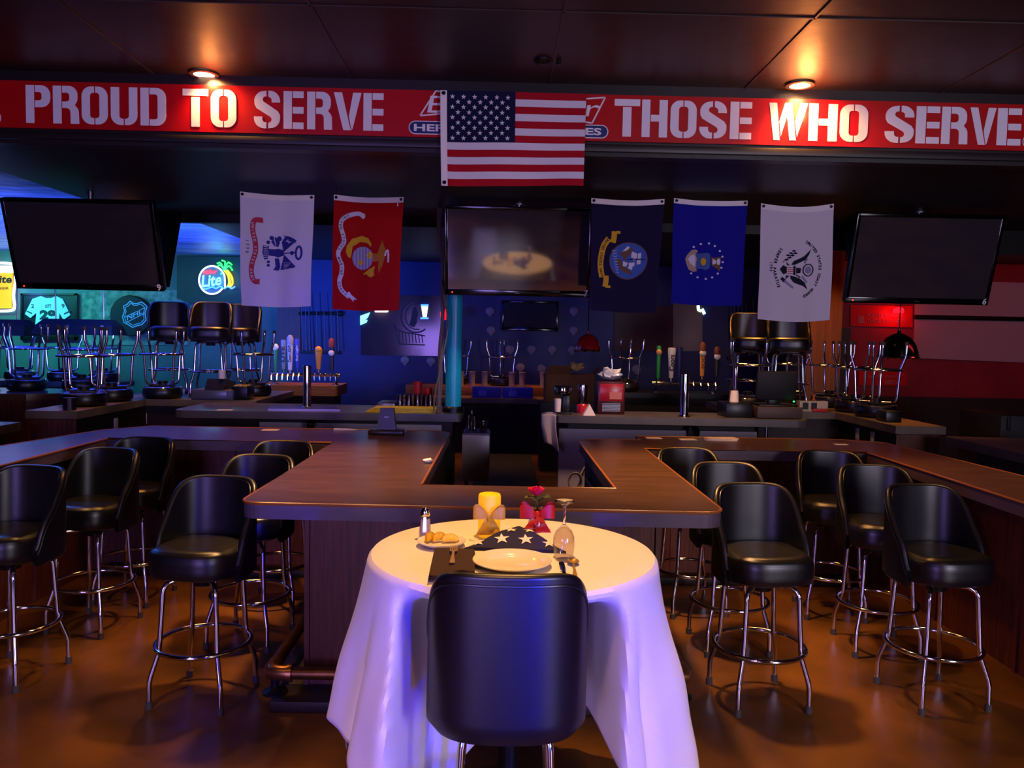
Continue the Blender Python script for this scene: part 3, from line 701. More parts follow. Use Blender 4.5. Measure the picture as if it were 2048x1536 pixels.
# side counters and the blocks they run into
sc_ = island('side_counter', 'L-shaped dark side counter at left piled with upturned stools', [(-4.15, 7.05), (-3.70, 7.05), (-3.70, 8.42), (-2.55, 8.42), (-2.55, 9.95), (-4.15, 9.95)], 1.07,
             [(-4.10, 7.1), (-3.74, 7.1), (-3.74, 8.5), (-2.6, 8.5), (-2.6, 9.9), (-4.10, 9.9)], topm=M('worn_bar_top', '#6a5a4c', .35, var=(4, .3)))
b = MB(); b.b2((-4.12, 7.09, .1), (-3.73, 7.099, .99)); b.build('end_panel', panelwood, sc_)
sr_ = island('side_counter', 'L-shaped dark side counter at right under upturned stools', [(3.52, 7.0), (3.97, 7.0), (3.97, 9.5), (2.47, 9.5), (2.47, 8.25), (3.52, 8.25)], 1.07,
             [(3.58, 7.05), (3.93, 7.05), (3.93, 9.45), (2.55, 9.45), (2.55, 8.32), (3.58, 8.32)], topm=MATS['worn_bar_top'])
b = MB(); b.b2((3.55, 7.04, .1), (3.94, 7.049, .99)); b.build('end_panel', panelwood, sr_)
for lab, q, par in (('left', (295, 836), -3.735), ('left', (231, 848), -3.735), ('right', (1716, 868), 3.575), ('right', (1746, 876), 3.575)):
    p = U(*q, x=par); s = 1 if par < 0 else -1
    b = MB(); b.box(p + Vector((s * .006, 0, 0)), (.012, .07, .12), .003); b.box(p + Vector((s * .0125, 0, .025)), (.003, .03, .03)); b.box(p + Vector((s * .0125, 0, -.025)), (.003, .03, .03))
    nth = {295: 'further along the left side counter', 231: 'near the front end of the left side counter', 1716: 'further along the right side counter', 1746: 'near the front end of the right side counter'}[q[0]]
    tag(b.build('outlet_cover', whitepl, org=p), 'white outlet cover plate ' + nth, 'outlet')
island('bar_counter', 'bar counter at the far right edge of the room beyond the right arm', [(3.80, 4.2), (4.9, 4.2), (4.9, 6.62), (3.80, 6.72, .03)], ZT, [(3.95, 4.3), (4.8, 4.3), (4.8, 6.5), (3.95, 6.5)], topm=MATS['worn_bar_top'])
island('bar_counter', 'bar counter end at the far left edge with a bluish sheen', [(-5.2, 5.6), (-3.92, 5.6), (-3.92, 6.6), (-5.2, 6.6)], ZT, [(-5.1, 5.7), (-4.0, 5.7), (-4.0, 6.5), (-5.1, 6.5)], topm=topwood)
island('bar_counter', 'far left bar counter with a brown front below the framed jersey', [(-9, 8.55), (-5.02, 8.55), (-4.45, 8.95), (-4.45, 9.4), (-9, 9.4)], 1.09, [(-9, 8.6), (-5.05, 8.6), (-4.5, 9.0), (-4.5, 9.35), (-9, 9.35)], topm=topwood, basem=panelwood)
island('bar_counter', 'narrow dark counter against the green wall at far left', [(-8.6, 11.2), (-5.3, 11.2), (-5.3, 11.7), (-8.6, 11.7)], 1.05, [(-8.5, 11.3), (-5.4, 11.3), (-5.4, 11.65), (-8.5, 11.65)], topm=greytop)
tl = island('tap_counter', 'honey oak counter under the left row of beer taps', [(-3.55, 11.0), (-2.22, 11.0, .05), (-2.22, 11.7), (-3.55, 11.7)], 1.07, [(-3.5, 11.1), (-2.3, 11.1), (-2.3, 11.65), (-3.5, 11.65)], th=.14, topm=oakwood)
tr_ = island('tap_counter', 'black counter under the right row of beer taps', [(1.5, 11.0), (3.4, 11.0), (3.4, 11.7), (1.5, 11.7)], 1.05, [(1.75, 11.1), (3.3, 11.1), (3.3, 11.65), (1.75, 11.65)], topm=blackp)
bc = island('back_counter', 'low black back counter at the end of the aisle with a lit front edge', [(-1.5, 12.2), (.86, 12.2), (.86, 13.5), (-1.5, 13.5)], .84, [(-1.45, 12.25), (.8, 12.25), (.8, 13.45), (-1.45, 13.45)], topm=MATS['worn_bar_top'])
b = MB(); b.b2((-1.5, 12.8, .84), (.86, 13.5, .99), .01); b.build('raised_ledge', oakwood, bc)
b = MB(); b.b2((-1.5, 12.19, .835), (.86, 12.2, .845)); b.build('edge_strip', oakwood, bc)

# teal post
p = Vector((-.445, 7.78, ISZ))
post = thing('support_post', 'round teal-painted support post rising from the end of the left service counter', 'post', p)
b = MB(); b.cyl((0, 0, .0), (0, 0, 1.94), .078, seg=32); b.build('shaft', M('teal_paint', '#1599ac', .35, var=(3, .12)), post)
b = MB(); b.lathe([(.10, .0), (.10, .045), (.088, .06), (.079, .06)], seg=28); b.build('base_collar', blackm, post)
# cables beside it
def wob(p0, p1, n, a, s):
    return [(p0[0] + (p1[0] - p0[0]) * i / n + a * math.sin(i * 1.3 + s), p0[1] + (p1[1] - p0[1]) * i / n, p0[2] + (p1[2] - p0[2]) * i / n) for i in range(n + 1)]
cb = M('cable_sheath', '#6a5652', .6)
for i, (lab, pts) in enumerate([
    ('bundle of grey cables hanging beside the teal post from the soffit', [(877, 410), (880, 470), (886, 560), (884, 640), (880, 720), (878, 800), (876, 826)]),
    ('loose grey cable swinging out and back beside the teal post', [(882, 560), (892, 610), (896, 650), (890, 690), (882, 730), (870, 790), (868, 826)])]):
    P3 = [U(*q, y=7.62 - .07 * i) for q in pts]
    b = MB(); sp = smooth([tuple(q) for q in P3])
    b.tube(sp, .012 if i == 0 else .008, 8)
    if i == 0:
        b.tube([(x + .016 + .005 * math.sin(k), y + .01, z) for k, (x, y, z) in enumerate(sp)], .009, 8)
        b.tube([(x - .012 + .006 * math.cos(k * .7), y + .012, z) for k, (x, y, z) in enumerate(sp)], .007, 8)
    tag(b.build('hanging_cable', cb, org=P3[-1]), lab, 'cable')

# ================================================================== STOOLS
ring_pts = [(.222 * math.cos(2 * PI * i / 40), .222 * math.sin(2 * PI * i / 40), .275) for i in range(40)]
def stool_legs(t, ztop=.585):
    for k in range(4):
        a = PI / 4 + k * PI / 2; ca, sa = math.cos(a), math.sin(a)
        def q(r, z): return (r * ca, r * sa, z)
        pts = [q(.02, ztop + .012), q(.14, ztop + .012)] + [q(.14 + .05 * math.sin(R(d)), ztop - .038 + .05 * math.cos(R(d))) for d in (20, 45, 70, 90)] + [q(.198, .42), q(.207, .29), q(.210, .262), q(.247, .155), q(.254, .125), q(.256, .03)]
        b = MB(); b.tube(pts, .0125, 10); lg = b.build('leg', chrome, t)
        b = MB(); b.cyl(q(.256, 0), q(.256, .035), .017, seg=10); b.build('rubber_foot', rubber, lg)
    b = MB(); b.tube(ring_pts, .0115, 10, closed=True); b.build('foot_ring', chrome, t)
    b = MB(); b.box((0, 0, .612), (.21, .21, .022), .004); b.cyl((0, 0, .56), (0, 0, .61), .05, .06, 16); b.build('swivel_plate', blackm, t)
def sup(a, n): return math.copysign(abs(math.sin(a)) ** (2 / n), math.sin(a)), math.copysign(abs(math.cos(a)) ** (2 / n), math.cos(a))
def make_stool(label, loc, rz, rx=.234, zt=1.045, zbt=.60, rr=.0165):
    t = thing('bar_stool', label, 'bar stool', loc, rz, 'black bucket stools round the bar')
    stool_legs(t)
    b = MB()
    prof = [(.0, .622), (.86, .622), (.97, .634), (1.0, .66), (1.0, .72), (.97, .745), (.88, .762), (.6, .768), (.0, .766)]
    def seat(u, v):
        k = v * (len(prof) - 1); i = min(int(k), len(prof) - 2); f = k - i
        r = prof[i][0] * (1 - f) + prof[i + 1][0] * f; z = prof[i][1] * (1 - f) + prof[i + 1][1] * f
        s, c = sup(2 * PI * u, 3.2)
        return (s * .212 * r, c * (.19 if c > 0 else .235) * r, z + .008 * (c * r < -.6))
    b.grid(seat, 44, 25, closeu=True); b.build('seat', leather, t)
    n_ = 2.75; A = R(104)
    def top(a): return .70 + (zt - .70) * (1 - (abs(a) / R(101)) ** 4.3) if abs(a) < R(101) else .70 - .02 * (abs(a) - R(101)) / R(3)
    def shell(rx, ry, z0):
        def fn(u, v):
            a = -A + 2 * A * u; s, c = sup(a, n_)
            h = top(a); z = z0 + (h - z0) * v
            pin = 1 - .09 * max(0, 1 - v / .08) ** 2 - .015 * v
            return (s * rx * pin, c * ry * pin + .012 * (z - .7) / .4, z)
        return fn
    f0, f1 = shell(rx, .225, zbt), shell(rx - .032, .192, zbt + .04)
    b = MB(); NU, NV = 44, 16
    b.grid(f0, NU, NV); b.grid(f1, NU, NV)
    for e in (0, 1): b.grid(lambda u, v, e=e: tuple(Vector(f0(e, v)).lerp(Vector(f1(e, v)), u)), 3, NV)
    b.grid(lambda u, v: tuple(Vector(f0(u, 1)).lerp(Vector(f1(u, 1)), v)), NU, 3); b.grid(lambda u, v: tuple(Vector(f0(u, 0)).lerp(Vector(f1(u, 0)), v)), NU, 3)
    bk = b.build('backrest', leather, t)
    edge = [tuple(Vector(f0(i / 60, 1)).lerp(Vector(f1(i / 60, 1)), .45)) for i in range(61)]
    b = MB(); b.tube([(x, y, z) for x, y, z in edge], rr, 10); b.build('top_roll', leather, bk)
    b = MB(); b.tube([(x * 1.003, y * 1.003, z - .018) for x, y, z in [f0(i / 60, 1) for i in range(61)]], .004, 6); b.build('welt', leather, bk)
    return t
st0 = make_stool('black leather bar stool drawn up to the white-clothed table with its back to us', (.04, 2.49, 0), PI, .252, 1.10, .594, .0155)
st1 = None
spots = [(-1.43, 3.88, -9, 'black bucket bar stool nearest us along the left flank of the bar'),
         (-1.43, 4.62, -8, 'black bucket bar stool in the middle of three along the left flank'),
         (-1.46, 5.26, -6, 'black bucket bar stool tucked in at the far end of the left flank'),
         (-2.50, 4.10, -11, 'black bucket bar stool cut off by the left edge of the picture'),
         (-2.43, 4.80, -11, 'black bucket bar stool second back along the left arm of the bar'),
         (-2.42, 5.32, -6, 'black bucket bar stool third back in the corner of the left arm'),
         (1.33, 3.92, 7, 'black bucket bar stool nearest us along the right flank of the jutting bar'),
         (1.38, 4.62, 3, 'black bucket bar stool in the middle of the three along the right flank'),
         (1.30, 5.25, 8, 'black bucket bar stool tucked in at the far end of the right flank'),
         (2.235, 3.96, 8, 'black bucket bar stool nearest us along the right arm of the bar'),
         (2.26, 4.62, -4, 'black bucket bar stool second back along the right arm of the bar'),
         (2.23, 5.22, -8, 'black bucket bar stool third back in the corner of the right arm')]
for x, y, a, lab in spots:
    if st1 is None: st1 = make_stool(lab, (x, y, 0), R(a))
    else: dup(st1, (x, y, 0), (0, 0, R(a)), lab)
for x, y, z, a, lab in [(-3.81, 9.30, 1.07, 20, 'bucket stool standing upright on the left side counter, nearest the hockey puck sign'),
                        (-3.25, 9.05, 1.07, 10, 'bucket stool standing upright on the left side counter, middle of three backs'),
                        (-3.06, 9.50, 1.07, 5, 'bucket stool standing upright on the left side counter under the white flag'),
                        (2.875, 9.20, 1.07, -10, 'bucket stool standing upright on the right side counter below the off-white flag, left of two'),
                        (3.155, 8.72, 1.07, -12, 'bucket stool standing upright on the right side counter below the off-white flag, right of two')]:
    dup(st1, (x, y, z), (0, 0, R(a)), lab, 'bucket stools standing on the side counters')

# upturned backless stools: seat down on a counter, feet in the air
def make_upturned(label, loc, rz):
    t = thing('upturned_stool', label, 'bar stool', loc, 0, 'upturned stools on the counters')
    t.rotation_euler = (PI, 0, rz)
    stool_legs(t)
    b = MB(); b.lathe([(.0, .622), (.16, .622), (.19, .635), (.2, .66), (.2, .715), (.185, .735), (.14, .745), (0, .745)], seg=30); b.build('seat', leather, t)
    b = MB(); b.tube([(.19 * math.cos(2 * PI * i / 32), .19 * math.sin(2 * PI * i / 32), .628) for i in range(32)], .007, 8, closed=True); b.build('seat_band', chrome, t)
    return t
ups = [(-3.92, 7.60, 1.07, 20, 'upturned chrome stool nearest the front end of the left side counter'),
       (-3.92, 8.14, 1.07, 50, 'upturned chrome stool second along the left side counter'),
       (-3.60, 8.60, 1.07, 10, 'upturned chrome stool before the first upright bucket stool at left'),
       (-2.80, 9.14, 1.07, 33, 'upturned chrome stool behind the left cash register'),
       (-4.74, 9.14, 1.09, 15, 'upturned chrome stool on the far left counter just behind the left side counter'),
       (-5.30, 9.05, 1.09, 40, 'upturned chrome stool on the far left counter under the jersey frame'),
       (-5.86, 9.1, 1.09, 5, 'upturned chrome stool on the far left counter near the picture edge'),
       (-6.2, 11.45, 1.05, 60, 'upturned chrome stool in the dark by the green wall, middle of three'),
       (-6.8, 11.45, 1.05, 25, 'upturned chrome stool in the dark by the green wall, leftmost of three'),
       (-5.62, 11.45, 1.05, 10, 'upturned chrome stool in the dark by the green wall, rightmost of three'),
       (-.72, 13.25, .99, 30, 'upturned chrome stool on the back ledge directly behind the teal post'),
       (.04, 13.1, .99, 52, 'upturned chrome stool on the back ledge right of the teal post'),
       (1.80, 11.4, 1.05, 20, 'upturned chrome stool left of the right beer taps'),
       (2.68, 8.56, 1.07, 70, 'upturned chrome stool at the inner corner of the right side counter'),
       (3.36, 9.30, 1.07, 25, 'upturned chrome stool behind the black register screen'),
       (3.74, 8.98, 1.07, 40, 'upturned chrome stool left of the crowded pair on the right side counter'),
       (3.74, 7.86, 1.07, 10, 'upturned chrome stool of the crowded pair on the right side counter, nearer us'),
       (3.76, 8.38, 1.07, 48, 'upturned chrome stool of the crowded pair on the right side counter, farther back')]
u0 = None
for x, y, z, a, lab in ups:
    if u0 is None: u0 = make_upturned(lab, (x, y, z + .745), R(a))
    else: dup(u0, (x, y, z + .745), (PI, 0, R(a)), lab)

# ================================================================== THE SET TABLE
TC = U(1026, 1100, z=1.03); TX, TY = TC.x, TC.y; TR = .508; TZ = 1.03
tb = thing('round_table', 'round pedestal table hidden under the white cloth', 'table', (TX, TY, 0))
b = MB(); b.lathe([(0, 0), (TR - .012, 0), (TR - .006, .008), (TR - .006, .022), (TR - .012, .03), (0, .03)], (0, 0, TZ - .034), 48); b.build('tabletop', darkwood, tb)
b = MB(); b.cyl((0, .06, .03), (0, .06, TZ - .034), .038, seg=16); b.build('column', blackm, tb)
b = MB(); b.lathe([(0, .0), (.2, 0), (.2, .012), (.06, .03), (0, .032)], (0, .17, 0), 28); b.build('base', blackm, tb)
cl = MB()
def sm3(t): t = max(0, min(1, t)); return t * t * (3 - 2 * t)
NA = 220
HS = 1.06
def overhang(th):
    a = th - R(20)
    m = max(abs(math.cos(a)), abs(math.sin(a)))
    return min(HS / m, 1.40) - TR
def cloth(u, v):
    th = 2 * PI * u; c, s = math.cos(th), math.sin(th)
    if v < .22:
        r = TR * v / .22; return (c * r, s * r, TZ - (0.0035 if v > .2 else 0))
    t = (v - .22) / .78; L = overhang(th); drop = L * t
    dz = drop if drop > .012 else drop
    corner = (L - .55) / .34
    f = sm3(drop / .45)
    w = (1.6 * abs(math.sin(th * 5 + .4)) ** .8 - .9) * .6 + math.sin(th * 3 + 2.1) * .3 + math.sin(th * 17 + 1) * .15
    r = TR + .005 * min(1, drop / .02) + (.135 + .06 * max(0, -c)) * drop + w * (.045 * f + .06 * f * drop)
    x, y, z = c * r, s * r, TZ - .002 - dz * .985
    z += .035 * max(0, corner) * 0
    # the cloth is pushed in behind the stool standing at the front edge
    if s < 0:
        wx = 1 - sm3((abs(x + .012) - .275) / .10)
        k = sm3((drop - .012) / .17) * wx
        ytar = 2.84 - TY
        if y < ytar: y += (ytar - y) * k
        ylim = 2.376 - TY
        if abs(x + .012) < .36 and y < ylim: y += (ylim - y) * (1 - sm3((abs(x + .012) - .27) / .09))
    if drop > .05:
        n = noise.noise((x * 5, y * 5, z * 4)) * .012 * f
        x += c * n; y += s * n
    return (x, y, max(z, .012 + .004 * math.sin(th * 31)))
cl.grid(cloth, NA, 56, closeu=True)
cob = cl.build('tablecloth', whitec, org=(0, 0, 0)); cob.location = (TX, TY, 0)
md = cob.modifiers.new('thickness', 'SOLIDIFY'); md.thickness = .0015; md.offset = 1
tag(cob, 'white linen tablecloth draped over the round table almost to the floor', 'tablecloth')
TT = TZ + .0025
def on(px, py): return U(px, py, z=TT)

# candle with bow
p = on(978, 1071)
cn = thing('pillar_candle', 'glowing yellow pillar candle tied with a sheer yellow bow', 'candle', p)
wax = M('yellow_wax', '#f0b818', .5, emit='#ffb000', es=.55)
b = MB(); b.lathe([(0, 0), (.042, 0), (.043, .004), (.043, .155), (.040, .162), (.034, .164), (.030, .158), (0, .156)], seg=32); b.build('wax', wax, cn)
sheer = M('sheer_yellow_ribbon', '#dca428', .5)
def bow(parent, mat, r, z, s, tails, tw):
    b = MB()
    for sg in (-1, 1):
        def loop(u, v, sg=sg):
            t = 2 * PI * u; k = (1 - math.cos(t)) / 2
            hw = (.005 + tw * .56 * k ** .8 * (1 - .5 * k ** 5)) * (1 + .12 * math.sin(t * 2))
            return (sg * (.004 + .062 * s * k), -r - .014 - .016 * math.sin(t) * s, z + .014 * s * math.sin(PI * k * .75) + (v - .5) * 2 * hw + .004 * math.sin(v * 8) * k)
        b.grid(loop, 26, 5)
        def tail(u, v, sg=sg):
            L = tails[0 if sg < 0 else 1]
            return (sg * (.004 + .022 * s * u ** 1.1) + (v - .5) * tw * (.3 + .75 * u), -r - .010 - .006 * math.sin(u * 7 + sg) - .004 * math.cos(v * 4), z - L * u)
        b.grid(tail, 14, 6)
    b.ball((0, -r - .014, z + .004), .011 * s, seg=12, sx=1.1, sy=.8)
    bo = b.build('bow', mat, parent)
    b = MB(); b.lathe([(r + .001, -.008), (r + .0025, 0), (r + .001, .008)], (0, 0, z), 28); b.build('ribbon_band', mat, bo)
bow(cn, sheer, .043, .088, .92, (.074, .07), .05)
# vase, flower, red bow
p = on(1073, 1060)
vs = thing('bud_vase', 'small clear bud vase with a red satin bow and a pink-red rose', 'vase', p)
b = MB(); b.lathe([(0, 0), (.024, 0), (.034, .012), (.034, .035), (.022, .06), (.017, .075), (.026, .098), (.0245, .098), (.0155, .075), (.0205, .06), (.032, .035), (.032, .013), (.022, .004), (0, .004)], seg=28); b.build('glass', thinglass, vs)
bow(vs, M('red_satin', '#b80614', .35), .024, .070, 1.05, (.068, .076), .062)
green = M('leaf_green', '#4d5a1c', .5, var=(30, .35)); 
b = MB(); b.tube([(0, 0, .01), (.002, 0, .1), (-.004, 0, .142)], .003, 8); b.build('stem', green, vs)
for k, (a, l, up) in enumerate([(200, .055, .005), (250, .045, .01), (330, .06, .012), (20, .06, .0), (120, .05, 0)]):
    b = MB()
    def leaf(u, v, a=a, l=l, up=up):
        wv = .019 * math.sin(PI * u) ** .8 * (v - .5) * 2; r = l * u
        return (math.cos(R(a)) * r - math.sin(R(a)) * wv, math.sin(R(a)) * r + math.cos(R(a)) * wv, .106 + up + .022 * math.sin(u * 2.2) + abs(v - .5) * .01)
    b.grid(leaf, 9, 5); b.build('leaf', green, vs, recalc=False)
rose = M('rose_petal', '#d81444', .6)
b = MB(); random.seed(3)
for ring, (n, r, h, tilt) in enumerate([(3, .008, .032, .1), (5, .016, .034, .35), (6, .027, .030, .75)]):
    for k in range(n):
        a0 = 2 * PI * k / n + ring * .5
        def petal(u, v, a0=a0, r=r, h=h, tilt=tilt, n=n):
            a = a0 + (u - .5) * 2 * PI / n * 1.35
            rr = r * (.25 + .75 * v ** .7) + tilt * .010 * v * v
            wv = .003 * math.sin(u * 9 + a0 * 3) * v
            return (-.004 + rr * math.cos(a), rr * math.sin(a), .139 + h * (v ** .8) * (1 - .25 * (2 * u - 1) ** 2) + wv + .004 * (ring == 0))
        b.grid(petal, 9, 7)
b.build('rose_bloom', rose, vs, recalc=False)
# salt shaker
p = on(850, 1077)
sk = thing('salt_shaker', 'faceted glass salt shaker with a chrome cap behind the lemon saucer', 'salt shaker', p)
b = MB(); b.lathe([(0, 0), (.024, 0), (.0255, .004), (.018, .085), (.016, .092), (.0145, .092), (.0165, .085), (.0225, .006), (0, .005)], seg=10, smooth=False); b.build('glass_body', thinglass, sk)
b = MB(); b.lathe([(0, .006), (.0215, .006), (.0158, .075), (0, .076)], seg=16); b.build('salt', M('salt', '#e2d8ea', .9), sk)
b = MB(); b.lathe([(.0165, .086), (.018, .09), (.018, .102), (.016, .112), (.009, .120), (0, .122)], seg=18); b.build('cap', chrome, sk)
# saucer and lemon
p = on(883, 1091)
sa = tag(MB().lathe([(0, .004), (.05, .004), (.06, .008), (.086, .020), (.0885, .021), (.0885, .018), (.062, .003), (.05, 0), (0, 0)], seg=44).build('saucer', china), 'small white saucer holding three lemon slices', 'saucer'); sa.location = p
rind = M('lemon_rind', '#d8a010', .4); pulp = M('lemon_pulp', '#e8b428', .35, var=(60, .12))
for lab, px, py, rz_, tilt in (('lemon slice standing at the left of the saucer', 862, 1087, 62, 1.25), ('lemon slice in the middle of the saucer leaning on its neighbour', 880, 1087, 35, 1.1), ('lemon slice lying at the right of the saucer', 901, 1089, 8, .75)):
    q = on(px, py) + Vector((0, .0, .0085))
    t = thing('lemon_slice', lab, 'lemon slice', q, R(rz_), 'lemon slices on the saucer')
    def tm(x, y, z, tilt=tilt): return (x, z * math.sin(tilt) + y * math.cos(tilt), y * math.sin(tilt) - z * math.cos(tilt) + .004)
    hs = arc(0, 0, .031, 0, 180, 16); hi = arc(0, 0, .0265, 0, 180, 16)
    b = MB(); b.prism(hs + hi[::-1], -.005, .005, mp=tm); b.build('rind', rind, t)
    b = MB()
    b.prism(hi, -.0042, .0042, mp=tm)
    for k in range(5):
        a0 = 6 + k * 35; b.prism([(0, .002)] + arc(0, 0, .024, a0 + 2, a0 + 27, 5), .0042, .0056, 1, mp=tm); b.prism([(0, .002)] + arc(0, 0, .024, a0 + 2, a0 + 27, 5), -.0056, -.0042, 1, mp=tm)
    b.build('flesh', [M('lemon_pith', '#f0d070', .5), pulp] if 'lemon_pith' not in MATS else [MATS['lemon_pith'], pulp], t)
# folded flag
A_, B_, C_ = on(928, 1100), on(1132, 1107), on(1040, 1068)
org = (A_ + B_) / 2
ff = thing('folded_flag', 'flag folded into a blue triangle with white stars on the set table', 'folded flag', org)
a2, b2_, c2 = [(q - org).to_2d() for q in (A_, B_, C_)]
def ftop(s, t):     # s along the front edge, t towards the apex
    e = Vector(a2).lerp(Vector(b2_), s); q = e.lerp(Vector(c2), t)
    side = (1 - t) * min(s, 1 - s)
    return q, .008 + .040 * min(1, side * 8) ** .6 * sm3((t + .1) / .55)
b = MB()
b.grid(lambda u, v: (*ftop(u, v)[0], ftop(u, v)[1]), 33, 24)
b.grid(lambda u, v: (*ftop(u, 0)[0], ftop(u, 0)[1] * v), 33, 3)
b.grid(lambda u, v: (*ftop(0, u)[0], ftop(0, u)[1] * v), 24, 3); b.grid(lambda u, v: (*ftop(1, u)[0], ftop(1, u)[1] * v), 24, 3)
b.build('cloth', M('folded_navy', '#1a1640', .85, bump=(700, .1, .001)), ff)
b = MB(.05)
ea = (Vector(b2_) - Vector(a2)); eu = ea.normalized(); en = Vector((-eu.y, eu.x)); Hh = (Vector(c2) - Vector(a2)).dot(en)
def on_flag(x, y):      # x along the front edge, y back from it
    P_ = Vector(a2) + eu * x + en * y; g = Vector(c2)
    t = max(0, min(.96, y / Hh)); q = (P_ - g * t) / (1 - t)
    return (P_.x, P_.y, ftop(max(0, min(1, (q - Vector(a2)).dot(eu) / ea.length)), t)[1] + .003)
for fx, fy, r in ((.13, .13, .026), (.36, .20, .030), (.60, .20, .030), (.83, .14, .026), (.44, .46, .026), (.63, .46, .026)):
    b = MB(.05); b.flat([(ea.length * fx + dx, Hh * fy + dy) for dx, dy in star(0, 0, r, 98)], on_flag)
    b.build('star', M('flag_star_cream', '#f2e2c8', .85) if 'flag_star_cream' not in MATS else MATS['flag_star_cream'], ff)
# napkin
P4 = [on(*q) for q in ((871, 1106), (950, 1108), (948, 1152), (856, 1164))]; org = (P4[0] + P4[2]) / 2
nk = MB()
for layer in range(3):
    z0 = .0015 + layer * .0052
    def nap(u, v, z0=z0, layer=layer):
        q = P4[0].lerp(P4[1], u).lerp(P4[3].lerp(P4[2], u), v) - org
        wv = .004 * math.sin(u * 9 + layer) * v + .004 * v * (layer == 2)
        return (q.x + .003 * layer * (v - .5), q.y - .012 * math.sin(u * 6.5 + .5) * v * .5 - .004 * layer * v, z0 + wv + .003)
    nk.grid(nap, 20, 10); nk.grid(lambda u, v: tuple(Vector(nap(u, v)) + Vector((0, 0, .004))), 20, 10)
    nk.grid(lambda u, v: tuple(Vector(nap(u, 1)) + Vector((0, 0, .004 * v))), 20, 2)
    nk.grid(lambda u, v: tuple(Vector(nap(0, u)) + Vector((0, 0, .004 * v))), 10, 2); nk.grid(lambda u, v: tuple(Vector(nap(1, u)) + Vector((0, 0, .004 * v))), 10, 2)
n_ob = nk.build('napkin', M('dark_brown_napkin', '#38221f', .9, bump=(700, .1, .001))); n_ob.location = org
tag(n_ob, 'dark brown folded cloth napkin under the fork', 'napkin')
# cutlery
def cutlery(name, label, head, tail, z, fn, mat):
    d = (tail - head); L = .19; ang = math.atan2(d.y, d.x) + PI / 2
    b = fn(); o = b.build(name, mat); o.location = (head.x, head.y, z); o.rotation_euler = (0, 0, ang)
    return tag(o, label, 'cutlery')
def flatbar(b, pts, th=.0022):      # pts: (y, half width, z)
    vs = []; n = len(pts)
    for y, wd, z in pts: vs += [(-wd, -y, z), (wd, -y, z), (wd, -y, z + th), (-wd, -y, z + th)]
    fs = [(0, 1, 2, 3), tuple(4 * (n - 1) + k for k in (3, 2, 1, 0))]
    for i in range(n - 1):
        for k in range(4): fs.append((4 * i + k, 4 * i + (k + 1) % 4, 4 * i + 4 + (k + 1) % 4, 4 * i + 4 + k))
    b.add(vs, fs, 0, True)
def fork():
    b = MB()
    for k in range(4):
        x = -.0108 + k * .0072
        vs = len(b.v); flatbar(b, [(0, .0014, .008), (.02, .0022, .0035), (.045, .0024, .002)])
        b.v[vs:] = [(v[0] + x, v[1], v[2]) for v in b.v[vs:]]
    flatbar(b, [(.045, .0132, .002), (.055, .0125, .002), (.065, .007, .004), (.075, .004, .007), (.13, .0045, .006), (.17, .008, .002), (.19, .009, .001), (.195, .005, .001)])
    return b
cutlery('fork', 'fork lying tines up on the dark napkin', on(908, 1110), on(902, 1160), TT + .026, fork, gold)
def knife():
    b = MB(); flatbar(b, [(0, .003, 0), (.01, .0085, 0), (.03, .0095, .0), (.10, .009, .001), (.115, .0055, .002), (.13, .006, .002), (.2, .0085, .002), (.215, .006, .002)], .003)
    return b
kq = on(1122, 1125)
cutlery('table_knife', 'table knife right of the dinner plate', kq, on(1131, 1160), TT + .001, knife, chrome)
def spoon():
    b = MB()
    def bowl(u, v):
        a = 2 * PI * u; return (.021 * v * math.sin(a), -.03 - .03 * v * math.cos(a), .001 + .008 * v * v)
    b.grid(bowl, 24, 6, closeu=True); b.grid(lambda u, v: tuple(Vector(bowl(u, v)) + Vector((0, 0, .0015))), 24, 6, closeu=True)
    flatbar(b, [(.056, .005, .007), (.07, .0035, .010), (.12, .004, .008), (.17, .008, .002), (.19, .007, .001)])
    return b
cutlery('spoon', 'round-bowled spoon beside the knife', on(1145, 1123), on(1152, 1165), TT + .001, spoon, gold)
p = on(1024, 1131)
pl_ = tag(MB().lathe([(0, .004), (.082, .004), (.088, .007), (.093, .013), (.100, .0155), (.128, .0215), (.132, .0225), (.133, .020), (.10, .007), (.09, 0), (0, 0)], seg=56).build('dinner_plate', china), 'empty white dinner plate in front of the stool', 'plate'); pl_.location = p
# upturned wine glass
p = on(1127, 1113)
wg = thing('wine_glass', 'clear wine glass standing upside down by the folded flag', 'wine glass', p)
b = MB()
outer = [(.033, 0), (.036, .02), (.0385, .045), (.037, .07), (.028, .092), (.014, .106), (.0065, .114)]
inner = [(.0125, .102), (.0265, .090), (.0355, .069), (.037, .045), (.0345, .02), (.0315, 0)]
b.lathe(outer + [(.0, .1085)][:0] + [(.001, .1145)] + [(.001, .104)] + inner, closed=True, seg=36); b.build('bowl', thinglass, wg)
b = MB(); b.lathe([(0, .113), (.0062, .1135), (.0045, .125), (.0042, .165), (.006, .178), (.016, .188), (.034, .194), (.0355, .196), (.034, .198), (0, .199)], seg=32); b.build('stem_and_foot', glass, wg)

